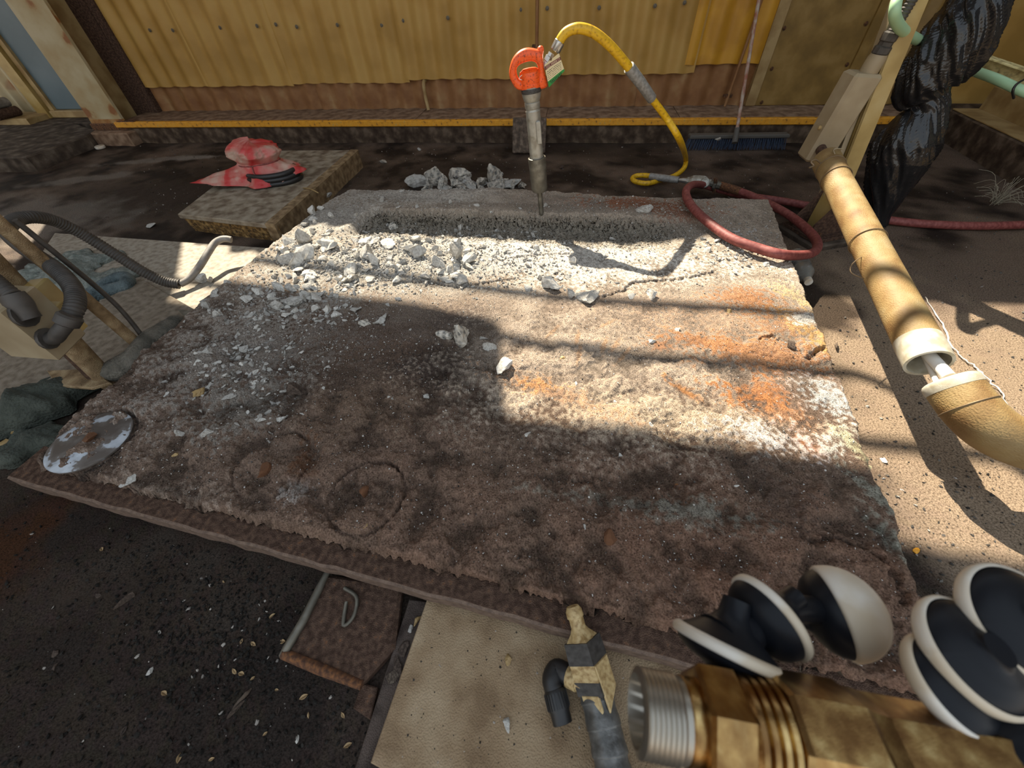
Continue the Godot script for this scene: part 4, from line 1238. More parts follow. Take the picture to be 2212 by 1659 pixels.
# ---------------------------------------------------------------- chipping hammer
func make_hammer() -> void:
	var B := g(1170, 488, 0.068)
	B.y = plinth_y(B.x, B.z) - 0.012
	var T := rise(1140, 103, B)
	var t := thing("chipping_hammer", "orange handled pneumatic chipping hammer standing upright in the rubble pit", "chipping hammer", B)
	var ax := aim(Vector3.ZERO, T - B)
	# y along the tool, x to the viewer's right, z towards the viewer
	var yy := ax.basis.y
	var zz := (EYE - B)
	zz = (zz - yy * zz.dot(yy)).normalized()
	var x := Transform3D(Basis(yy.cross(zz), yy, zz), Vector3.ZERO)
	var L := B.distance_to(T)
	var y0 := 0.012
	part("chisel", lathem([Vector2(0.003, 0), Vector2(0.0105, 0.02), Vector2(0.0115, 0.15)], 6, 0.2), m.dark_steel, t, x)
	part("retainer_sleeve", lathem([Vector2(0.012, 0.118), Vector2(0.031, 0.120), Vector2(0.0345, 0.13), Vector2(0.0365, 0.245), Vector2(0.036, 0.252), Vector2(0.031, 0.253), Vector2(0.0305, 0.235)], 28), m.dark_steel, t, x)
	part("barrel", lathem([Vector2(0.0275, 0.235), Vector2(0.0275, 0.405), Vector2(0.0285, 0.415), Vector2(0.0265, 0.418), Vector2(0.0265, 0.422), Vector2(0.029, 0.425), Vector2(0.029, 0.442), Vector2(0.027, 0.444), Vector2(0.030, 0.447), Vector2(0.0345, 0.460), Vector2(0.036, 0.470), Vector2(0.036, 0.490)], 32), m.hammer_steel, t, x)
	var s := new_st()
	box(s, Vector3(0.008, 0.305, 0.018), Vector3(0.024, 0.385, 0.031), 0.003)
	part("valve_pad", done(s), m.hammer_steel, t, x)
	part("collar", lathem([Vector2(0.0365, 0.472), Vector2(0.0372, 0.475), Vector2(0.0372, 0.484), Vector2(0.0365, 0.487)], 28), m.black_tape, t, x)
	# handle: lower socket and the closed grip
	s = new_st()
	lathe(s, [Vector2(0.0, 0.482), Vector2(0.0365, 0.482), Vector2(0.0385, 0.488), Vector2(0.0385, 0.498), Vector2(0.037, 0.50), Vector2(0.0385, 0.503), Vector2(0.0390, 0.522), Vector2(0.036, 0.534), Vector2(0.024, 0.542), Vector2(0.0, 0.544)], 32, Transform3D(Basis().scaled(Vector3(1, 1, 0.92)), Vector3.ZERO))
	var inner := [[690, 760], [660, 650], [600, 605], [520, 600], [420, 630], [350, 665], [305, 720], [298, 790], [315, 860], [350, 915], [430, 932], [530, 915], [610, 885], [665, 830], [685, 790]]
	var outer := [[800, 770], [778, 600], [752, 420], [640, 372], [470, 356], [330, 420], [220, 560], [170, 740], [172, 880], [225, 1000], [320, 1105], [520, 1120], [740, 1100], [850, 1045], [828, 900]]
	var loc := func(q: Array) -> Vector3:
		var w := rise(1080.0 + q[0] / 8.295, 60.0 + q[1] / 8.295, B) - B
		return x.basis.inverse() * w
	var ring := []
	var ns := inner.size()
	var sm := 4
	for k in ns * sm:
		var i := k / sm
		var f := float(k % sm) / sm
		var pick := func(arr: Array) -> Vector3:
			var a: Vector3 = loc.call(arr[(i + ns - 1) % ns])
			var b: Vector3 = loc.call(arr[i])
			var c: Vector3 = loc.call(arr[(i + 1) % ns])
			var d: Vector3 = loc.call(arr[(i + 2) % ns])
			return b.cubic_interpolate(c, a, d, f)
		var pi_: Vector3 = pick.call(inner)
		var po: Vector3 = pick.call(outer)
		pi_.z = 0
		po.z = 0
		var mid := (pi_ + po) * 0.5
		var hw := (po - pi_) * 0.5
		var dz := 0.0185
		var rr := []
		for q in 12:
			var a := TAU * q / 12
			var ca := signf(cos(a)) * pow(absf(cos(a)), 0.75)
			var sa := signf(sin(a)) * pow(absf(sin(a)), 0.75)
			rr.append(mid + hw * ca + Vector3(0, 0, dz * sa))
		ring.append(rr)
	for k in ring.size():
		var r0: Array = ring[k]
		var r1: Array = ring[(k + 1) % ring.size()]
		for q in 12: quad(s, r0[q], r0[(q + 1) % 12], r1[(q + 1) % 12], r1[q], 9)
	var grip := part("grip_handle", done(s), m.orange_paint, t, x, "bright orange closed grip")
	# throttle nub and air inlet
	var nub: Vector3 = loc.call([725, 350])
	nub.z = 0
	s = new_st()
	lathe(s, [Vector2(0.0, -0.03), Vector2(0.011, -0.025), Vector2(0.012, 0.0), Vector2(0.010, 0.006), Vector2(0.005, 0.010), Vector2(0, 0.011)], 14, aim(nub + Vector3(0.0, -0.006, 0), nub + Vector3(0.004, 0.01, 0)))
	part("throttle_stop", done(s), m.orange_paint, grip)
	var lev := []
	for q in [[390, 790], [450, 792], [530, 830], [590, 870], [650, 860], [685, 810]]:
		var p: Vector3 = loc.call(q)
		p.z = 0.006
		lev.append(p)
	part("throttle_lever", tubem(spline(lev, 5), 0.0035, 8), m.bare_steel, grip)
	var wl := []
	for q in [[560, 905], [440, 925], [370, 905], [345, 880], [400, 825], [470, 815], [540, 860], [590, 890], [570, 960], [570, 1010]]:
		var p: Vector3 = loc.call(q)
		p.z = 0.021
		wl.append(p)
	part("wire_loop", tubem(spline(wl, 5), 0.0012, 6), m.cup_white, grip)
	var i0: Vector3 = loc.call([845, 600])
	var i1: Vector3 = loc.call([950, 410])
	i0 = loc.call([800, 720])
	i0.z = -0.004
	i1.z = -0.004
	part("air_inlet", lathem([Vector2(0.013, 0.0), Vector2(0.013, 0.018), Vector2(0.016, 0.02), Vector2(0.016, 0.034), Vector2(0.012, 0.036), Vector2(0.012, 0.046), Vector2(0.0, 0.046)], 6, 0.2), m.bare_steel, grip, aim(i0, i1))
	# inspection tag
	var img := Image.create(96, 128, false, Image.FORMAT_RGB8)
	img.fill(Color(0.80, 0.74, 0.58))
	img.fill_rect(Rect2i(0, 22, 96, 18), Color(0.36, 0.13, 0.15))
	for q in [[6, 25, 26, 2], [6, 30, 22, 2], [6, 35, 26, 2], [74, 25, 2, 11], [84, 25, 2, 11], [74, 25, 12, 2], [74, 34, 12, 2]]: img.fill_rect(Rect2i(q[0], q[1], q[2], q[3]), Color(0.72, 0.62, 0.5))
	var r := RandomNumberGenerator.new()
	r.seed = 3
	for q in 7: img.fill_rect(Rect2i(36 + q * 5, 25, 3, 12), Color(0.75, 0.66, 0.54))
	for row in 5:
		var xx := 8
		while xx < 84:
			var ww := r.randi_range(3, 9)
			img.fill_rect(Rect2i(xx, 52 + row * 9, ww, 3 if row < 2 else 2), Color(0.16, 0.12, 0.1))
			xx += ww + r.randi_range(2, 5)
	img.fill_rect(Rect2i(0, 98, 96, 30), Color(0.16, 0.50, 0.20))
	for q in 8:
		img.fill_rect(Rect2i(18 + q * 8, 103 + (q % 3), 4, 10), Color(0.04, 0.13, 0.05))
		img.fill_rect(Rect2i(22 + q * 7, 116 - (q % 2), 5, 4), Color(0.04, 0.13, 0.05))
	var tm := StandardMaterial3D.new()
	tm.resource_name = "tag_print"
	tm.albedo_texture = ImageTexture.create_from_image(img)
	tm.roughness = 0.7
	var tg := thing("inspection_tag", "cream paper inspection tag with green stripe hanging from the orange hammer", "tag", B)
	var c0: Vector3 = loc.call([790, 640])
	var c1: Vector3 = loc.call([1045, 430])
	var c2: Vector3 = loc.call([1150, 750])
	var c3: Vector3 = loc.call([870, 1035])
	var cs := [c0, c1, c2, c3]
	var st := SurfaceTool.new()
	st.begin(Mesh.PRIMITIVE_TRIANGLES)
	var uvs := [Vector2(0, 0.10), Vector2(0.92, 0), Vector2(1, 0.86), Vector2(0.06, 1)]
	for side in 2:
		var zf := 0.031 if side == 0 else 0.0298
		var order := [0, 1, 2, 0, 2, 3] if side == 0 else [0, 2, 1, 0, 3, 2]
		for o in order:
			st.set_uv(uvs[o])
			st.set_normal(Vector3(0, 0, 1 if side == 0 else -1))
			var cp: Vector3 = cs[o]
			st.add_vertex(Vector3(cp.x, cp.y, zf + 0.006 * (o % 2)))
	part("card", st.commit(), tm, tg, x)
	part("eyelet", lathem([Vector2(0.0015, 0), Vector2(0.0035, 0), Vector2(0.004, 0.001), Vector2(0.0035, 0.002), Vector2(0.0015, 0.002), Vector2(0.0015, 0)], 14), m.rust_bolt, tg, x * Transform3D(Basis(Vector3.RIGHT, PI / 2), loc.call([902, 535]) * Vector3(1, 1, 0) + Vector3(0, 0, 0.034)))

# ---------------------------------------------------------------- hoses
func make_hoses() -> void:
	var B := g(1170, 488, 0.068)
	var h := thing("yellow_air_hose", "yellow air hose arching from the orange hammer to the floor", "hose", Vector3.ZERO)
	var pk := func(px: float, py: float, dz: float) -> Vector3:
		var p := rise(px, py, B)
		return EYE + (p - EYE) * (1.0 + dz)
	var a := [pk.call(1204, 104, 0.0), pk.call(1211, 85, 0.0), pk.call(1226, 68, 0.0), pk.call(1252, 61, 0.0), pk.call(1285, 72, 0.01), pk.call(1322, 103, 0.03), pk.call(1362, 150, 0.06)]
	part("hose_length", tubem(spline(a, 8), 0.0155, 14), m.yellow_hose, h)
	part("ferrule", lathem([Vector2(0.0165, 0), Vector2(0.018, 0.003), Vector2(0.018, 0.028), Vector2(0.0165, 0.03)], 16), m.bare_steel, h, aim(pk.call(1199, 110, 0.0), pk.call(1210, 88, 0.0)))
	var c := [pk.call(1362, 150, 0.06), pk.call(1385, 180, 0.08), pk.call(1408, 213, 0.10)]
	part("taped_splice", tubem([c[0] + (c[0] - c[1]) * 0.15, c[0], c[1], c[2], c[2] + (c[2] - c[1]) * 0.05], [0.020, 0.0205, 0.0195, 0.0185, 0.0165], 18), m.grey_tape, h, Transform3D(), "grey taped splice")
	var b := [c[2], pk.call(1440, 256, 0.13), pk.call(1468, 302, 0.15), g(1481, 340, 0.10), g(1478, 362, 0.05), g(1458, 379, 0.028), g(1430, 388, 0.018), g(1400, 396, 0.016), g(1375, 393, 0.016), g(1366, 386, 0.018), g(1374, 380, 0.024), g(1392, 379, 0.03), g(1410, 381, 0.034)]
	part("hose_length", tubem(spline(b, 8), 0.0135, 12), m.yellow_hose, h)
	var d0 := g(1404, 381, 0.035)
	var d1 := g(1466, 389, 0.045)
	part("taped_end", tubem([d0, d0.lerp(d1, 0.5), d1], [0.0185, 0.019, 0.0175], 14), m.grey_tape, h)
	# coupling with a ball valve
	var v := thing("valve_coupling", "grey cast air valve coupling between the yellow and red hoses", "valve", Vector3.ZERO)
	var e1 := g(1484, 390, 0.05)
	var e2 := g(1532, 396, 0.055)
	part("nipple", tubem([d1, d1.lerp(e1, 0.4), e1], [0.009, 0.012, 0.016], 12), m.bare_steel, v)
	part("valve_body", lathem([Vector2(0, 0), Vector2(0.018, 0.0), Vector2(0.02, 0.012), Vector2(0.03, 0.028), Vector2(0.034, 0.055), Vector2(0.034, 0.09), Vector2(0.026, 0.105), Vector2(0.02, 0.11), Vector2(0.02, 0.125), Vector2(0, 0.125)], 8, 0.2), m.hammer_steel, v, aim(e1, e2))
	var cap := e1.lerp(e2, 0.75)
	part("valve_cap", lathem([Vector2(0.026, 0), Vector2(0.026, 0.024), Vector2(0.022, 0.03), Vector2(0.018, 0.031), Vector2(0.018, 0.026), Vector2(0.0, 0.026)], 20), m.hammer_steel, v, aim(cap + Vector3(0, 0.0, 0.012), cap + Vector3(-0.02, 0.025, 0.06)))
	var e3 := g(1560, 402, 0.05)
	part("claw_coupling", lathem([Vector2(0, 0), Vector2(0.016, 0), Vector2(0.016, 0.02), Vector2(0.026, 0.022), Vector2(0.028, 0.034), Vector2(0.02, 0.04), Vector2(0.018, 0.06), Vector2(0, 0.06)], 9, 0.2), m.dark_steel, v, aim(e2, e3))
	part("lug", boxm(Vector3(0.014, 0.085, 0.016), 0.004), m.rust_bolt, v, eul(e2.lerp(e3, 0.55) + Vector3(0, -0.04, 0), 10, 0, 15))
	# red hose
	var r := thing("red_air_hose", "dark red rubber air hose looping over the plinth's right rear corner", "hose", Vector3.ZERO)
	var rp := [e3, g(1600, 414, 0.055), g(1650, 435, 0.06), g(1705, 465, 0.07), g(1748, 500, 0.075), g(1765, 525, 0.08), g(1760, 543, 0.095), g(1735, 551, 0.115), g(1690, 550, 0.158), g(1640, 537, 0.158), g(1580, 515, 0.158), g(1530, 480, 0.158), g(1498, 450, 0.158), g(1483, 425, 0.158), g(1484, 408, 0.158), g(1498, 399, 0.11), g(1520, 400, 0.05), g(1560, 411, 0.02), g(1610, 423, 0.018), g(1680, 433, 0.018), g(1760, 447, 0.018), g(1850, 464, 0.018), g(1930, 477, 0.018), g(2020, 485, 0.018), g(2120, 488, 0.018), g(2230, 485, 0.018)]
	part("hose_length", tubem(spline(rp, 8), 0.0175, 14), m.red_hose, r)
	part("bound_end", tubem([e3.lerp(rp[1], -0.1), e3.lerp(rp[1], 0.5), rp[1]], [0.02, 0.0205, 0.019], 12), m.rust_lump, r)

# ---------------------------------------------------------------- broom and board by the kerb
func make_broom() -> void:
	var a := g(1481, 322, 0.0)
	var b := g(1690, 320, 0.0)
	var d := (b - a).normalized()
	var t := thing("push_broom", "blue bristled push broom leaning on the back wall", "broom", (a + b) * 0.5)
	var x := Transform3D(Basis(d, Vector3.UP, d.cross(Vector3.UP)), Vector3.ZERO)
	var L := a.distance_to(b)
	var s := new_st()
	box(s, Vector3(-L / 2, 0.066, -0.03), Vector3(L / 2, 0.088, 0.03), 0.005)
	part("block", done(s), m.broom_block, t, x)
	s = new_st()
	var r := RandomNumberGenerator.new()
	r.seed = 12
	for i in 44:
		for k in 3:
			var px := -L / 2 + 0.012 + (L - 0.024) * i / 43.0
			var pz := -0.02 + 0.02 * k
			var q := Vector3(px, 0.068, pz)
			for n in 3:
				var e := q + Vector3(r.randfn() * 0.007 + px * 0.05, -0.066, pz * 0.6 + r.randfn() * 0.007)
				tube(s, [q, e], [0.0022, 0.0012], 3, false)
	part("bristles", done(s), m.bristle, t, x, "blue bristles").set_meta("kind", "stuff")
	var base := (a + b) * 0.5
	var p0 := g(1588, 303, 0.08) - base
	var p1 := wp(1.945, 0.72, -0.24) - base
	p1 = rise(1639, 0, wp(1.9, 0, -0.22)) - base
	var p2 := p0 + (p1 - p0) * 1.5
	part("handle_pole", tubem([p0, p0 + (p1 - p0) * 0.15, p2], [0.0125, 0.0105, 0.0105], 12), m.broom_pole, t)
	part("socket", tubem([p0 - (p1 - p0) * 0.02, p0 + (p1 - p0) * 0.09], [0.018, 0.016], 12), m.broom_block, t)
	var c := g(1553, 300, 0.10)
	one("dust_clump", rock(31, 8, 2, 0.7), m.stone_grey, "grey clump of fluff on the broom block", "clump", Transform3D(Basis().scaled(Vector3.ONE * 0.045), Vector3(c.x, 0.086, c.z - 0.02)))
	# old wooden block leaning on the kerb behind the hammer
	var w0 := g(1107, 332, 0.0)
	var w1 := g(1177, 332, 0.0)
	var wd := (w1 - w0).normalized()
	var wx := Transform3D(Basis(wd, Vector3.UP, wd.cross(Vector3.UP)) * Basis(Vector3.RIGHT, -0.42), w0)
	s = new_st()
	box(s, Vector3(0, 0.004, -0.05), Vector3(w0.distance_to(w1), 0.215, 0.0), 0.006, wx)
	one("wooden_block", done(s), m.wood_old, "weathered wooden block leaning on the yellow kerb behind the hammer", "wood block")

# ---------------------------------------------------------------- right-hand post with its box
func make_right_post() -> void:
	var base := Vector3(1.46, 0, -1.70)
	var top := rise(1958, 0, base)
	var d := (top - base).normalized()
	var t := thing("steel_post", "tan steel channel post on a bolted foot at the plinth's right rear corner", "post", base)
	var zz := (EYE - base)
	zz = (zz - d * zz.dot(d)).normalized()
	var x := Transform3D(Basis(d.cross(zz), d, zz), Vector3.ZERO) * Transform3D(Basis(Vector3.UP, 0.5), Vector3.ZERO)
	var s := new_st()
	box(s, Vector3(-0.012, 0.15, -0.04), Vector3(-0.004, 2.4, 0.03), 0.001)
	box(s, Vector3(-0.012, 0.15, 0.022), Vector3(0.05, 2.4, 0.03), 0.001)
	box(s, Vector3(0.042, 0.15, -0.04), Vector3(0.05, 2.4, 0.022), 0.001)
	part("channel", done(s), m.post_tan, t, x)
	s = new_st()
	box(s, Vector3(-0.034, 0.10, -0.03), Vector3(-0.016, 2.4, 0.012), 0.002)
	part("flat_bar", done(s), m.box_tan, t, x)
	s = new_st()
	box(s, Vector3(-0.115, 0.02, -0.10), Vector3(0.115, 0.035, 0.10), 0.002)
	var foot := part("foot_plate", done(s), m.steel_rust, t, yaw(Vector3(-0.01, 0.0, 0.02), 12))
	s = new_st()
	box(s, Vector3(-0.13, -0.01, -0.12), Vector3(0.13, 0.02, 0.125), 0.006)
	part("grout_bed", done(s), m.dark_concrete, t, yaw(Vector3(-0.01, 0.0, 0.02), 12))
	for q in [-0.05, 0.055]:
		s = new_st()
		var gx := yaw(Vector3(-0.01, 0.035, 0.02), 12) * Transform3D(Basis(Vector3.RIGHT, PI / 2) , Vector3(0, 0, q))
		prism(s, [Vector2(-0.11, 0.0), Vector2(0.11, 0.0), Vector2(0.11, -0.03), Vector2(0.045, -0.17), Vector2(-0.02, -0.17), Vector2(-0.11, -0.05)], -0.004, 0.004, gx)
		part("gusset", done(s), m.steel_rust, t)
	s = new_st()
	box(s, Vector3(-0.035, 0.035, -0.045), Vector3(0.055, 0.19, 0.05), 0.003, yaw(Vector3(-0.01, 0, 0.02), 12))
	part("foot_socket", done(s), m.post_tan, t)
	for q in [Vector2(-0.085, 0.075), Vector2(0.085, 0.075), Vector2(-0.085, -0.075), Vector2(0.085, -0.075)]:
		part("bolt", lathem([Vector2(0.014, 0), Vector2(0.014, 0.010), Vector2(0.008, 0.011), Vector2(0.008, 0.022), Vector2(0, 0.023)], 6, 0.2), m.rust_bolt, foot, Transform3D(Basis(), Vector3(q.x, 0.035, q.y)))
	# switch box strapped to the post
	var A := rise(1742, 336, base) + Vector3(0.0, 0, 0.05)
	var E := rise(1850, 150, base) + Vector3(0.0, 0, 0.05)
	var bx := thing("switch_box", "long tan switch box strapped to the steel post", "electrical box", A)
	var bd := (E - A).normalized()
	var bz := (EYE - A)
	bz = (bz - bd * bz.dot(bd)).normalized()
	var X := Transform3D(Basis(bd.cross(bz), bd, bz), Vector3.ZERO) * Transform3D(Basis(Vector3.UP, 0.62), Vector3.ZERO)
	var BL := A.distance_to(E)
	s = new_st()
	prism(s, [Vector2(-0.052, -0.04), Vector2(-0.052, 0.03), Vector2(-0.042, 0.04), Vector2(0.042, 0.04), Vector2(0.052, 0.03), Vector2(0.052, -0.04)], 0.0, BL, X, 0.009)
	part("body", done(s), m.box_tan, bx)
	s = new_st()
	tube(s, spline([X * Vector3(0.052, BL * 0.9, 0.0), X * Vector3(0.07, BL * 0.8, 0.02), X * Vector3(0.07, BL * 0.65, 0.02), X * Vector3(0.052, BL * 0.6, 0.0)], 4), 0.003, 6)
	part("wire_bail", done(s), m.trim_tan, bx)
	part("screw", lathem([Vector2(0.008, 0), Vector2(0.008, 0.006), Vector2(0.004, 0.009), Vector2(0, 0.009)], 10), m.trim_tan, bx, X * Transform3D(Basis(Vector3.BACK, PI / 2), Vector3(-0.052, BL * 0.4, 0.01)))
	part("hub", lathem([Vector2(0.03, 0), Vector2(0.03, 0.045), Vector2(0.026, 0.055), Vector2(0.0, 0.055)], 16), m.box_tan, bx, X * Transform3D(Basis(), Vector3(0.012, BL - 0.004, 0)))
	var f0 := X * Vector3(0.012, BL + 0.05, 0)
	part("conduit_gland", lathem([Vector2(0.024, 0), Vector2(0.027, 0.004), Vector2(0.027, 0.02), Vector2(0.022, 0.024), Vector2(0.022, 0.034), Vector2(0.025, 0.038), Vector2(0.025, 0.058), Vector2(0.018, 0.062), Vector2(0.0, 0.062)], 10, 0.2), m.conduit, bx, Transform3D(X.basis, f0))
	var f1 := X * Vector3(0.012, BL + 0.11, 0)
	part("flexible_conduit", ridged([f1, f1 + bd * 0.1, f1 + bd * 0.3 + Vector3(0.02, 0, 0), f1 + bd * 0.9 + Vector3(0.04, 0, 0)], 0.017, 0.009, 0.003), m.conduit, bx)
	# pale green pipe and the yellow angle it is clipped to
	var gp := thing("green_pipe", "pale green pipe bending past the steel post", "pipe", Vector3.ZERO)
	part("pipe_run", tubem(spline([dp(1990, -120, 1.22), dp(1948, -30, 1.22), dp(1934, 15, 1.21), dp(1936, 45, 1.25), dp(1955, 70, 1.33), dp(1985, 88, 1.45), dp(2015, 105, 1.6), dp(2050, 128, 1.66), dp(2090, 148, 1.6), dp(2150, 170, 1.5), dp(2212, 198, 1.45), dp(2330, 245, 1.4)], 8), 0.0155, 16), m.green_tube, gp)
	part("cable_tie", tubem(spline([dp(2212, 172, 1.45), dp(2196, 182, 1.43), dp(2188, 196, 1.43), dp(2190, 212, 1.47)], 5), 0.004, 6), m.rubber, gp)
	part("pipe_clip", boxm(Vector3(0.03, 0.025, 0.02), 0.003), m.steel_rust, gp, yaw(dp(2010, 103, 1.58) + Vector3(0, -0.01, 0), 20))
	var ya := thing("yellow_angle", "yellow painted steel angle running behind the pale green pipe", "beam", Vector3.ZERO)
	var q0 := dp(1988, 92, 1.72)
	var q1 := dp(2300, 200, 1.5)
	var yd := (q1 - q0).normalized()
	var yx := Transform3D(Basis(yd, Vector3.UP, yd.cross(Vector3.UP)), q0)
	s = new_st()
	box(s, Vector3(0, -0.025, -0.008), Vector3(q0.distance_to(q1), 0.03, 0.0), 0.002, yx)
	part("upright_leg", done(s), m.yellow_bar, ya)
	s = new_st()
	box(s, Vector3(0, 0.022, 0.0), Vector3(q0.distance_to(q1), 0.03, 0.045), 0.002, yx)
	part("flat_leg", done(s), m.yellow_bar, ya)
	# black plastic film wrapped round a standing pipe
	var bb := g(1897, 488, 0.0)
	var bt := thing("wrapped_valve", "standing pipe wrapped in crumpled glossy black plastic film", "wrapped pipe", bb)
	var path := []
	var rad := []
	for q in [[1893, 490, 0.035], [1897, 465, 0.045], [1910, 430, 0.062], [1925, 390, 0.082], [1945, 345, 0.10], [1962, 305, 0.102], [1982, 270, 0.085], [2000, 238, 0.062], [2004, 215, 0.055], [1998, 192, 0.088], [2015, 160, 0.10], [2037, 130, 0.105], [2062, 95, 0.105], [2088, 55, 0.10], [2108, 15, 0.09], [2125, -30, 0.07], [2150, -80, 0.06]]:
		path.append(rise(q[0], q[1], bb) - bb)
		rad.append(q[2])
	var pp := spline(path, 12)
	var cr := noise(5.0, FastNoiseLite.TYPE_SIMPLEX_SMOOTH, 2, 95)
	cr.fractal_type = FastNoiseLite.FRACTAL_RIDGED
	s = new_st()
	var sg := 120
	var last := []
	for i in pp.size():
		var f := float(i) / 12.0
		var k := mini(int(f), rad.size() - 1)
		var r: float = lerpf(rad[k], rad[mini(k + 1, rad.size() - 1)], f - k)
		var tt: Vector3 = (pp[mini(i + 1, pp.size() - 1)] - pp[maxi(i - 1, 0)]).normalized()
		var u := tt.cross(Vector3.BACK).normalized()
		var v := tt.cross(u)
		var ring := []
		for q in sg:
			var a := TAU * q / sg
			# folds wind round the pipe
			var al := i * 0.0045
			var w := a + al * 5.0
			var fold := cr.get_noise_3d(cos(w) * 0.22, al * 0.35, sin(w) * 0.22) * 0.20 + cr.get_noise_3d(cos(w) * 0.6, al * 1.1 + 3.0, sin(w) * 0.6) * 0.10
			ring.append(pp[i] + (u * cos(a) + v * sin(a)) * r * (0.95 + fold))
		if i > 0:
			for q in sg: quad(s, last[q], last[(q + 1) % sg], ring[(q + 1) % sg], ring[q], 1)
		last = ring
	part("film", done(s), m.black_film, bt)
	var tail := rise(1935, 190, bb) - bb
	s = new_st()
	tube(s, spline([pp[108], pp[108].lerp(tail, 0.5) + Vector3(0, 0.01, 0.02), tail], 5), [0.05, 0.046, 0.042, 0.04, 0.036, 0.03, 0.026, 0.02, 0.015, 0.01, 0.004], 9, true, 0.5)
	part("film_tail", done(s), m.black_film, bt)
	s = new_st()
	tube(s, spline([rise(1892, 470, bb) - bb, rise(1905, 462, bb) - bb + Vector3(0, 0, 0.02), rise(1888, 480, bb) - bb + Vector3(-0.02, 0, 0.03)], 4), [0.012, 0.014, 0.012, 0.010, 0.010, 0.008, 0.006, 0.004, 0.003], 7, true, 0.4)
	part("tape_tail", done(s), m.grey_tape, bt)
	part("standing_pipe", tubem([Vector3(0.0, 0, 0), path[4], path[10], path[16], path[16] + Vector3(0, 0.6, 0)], 0.03, 12), m.steel_rust, bt)

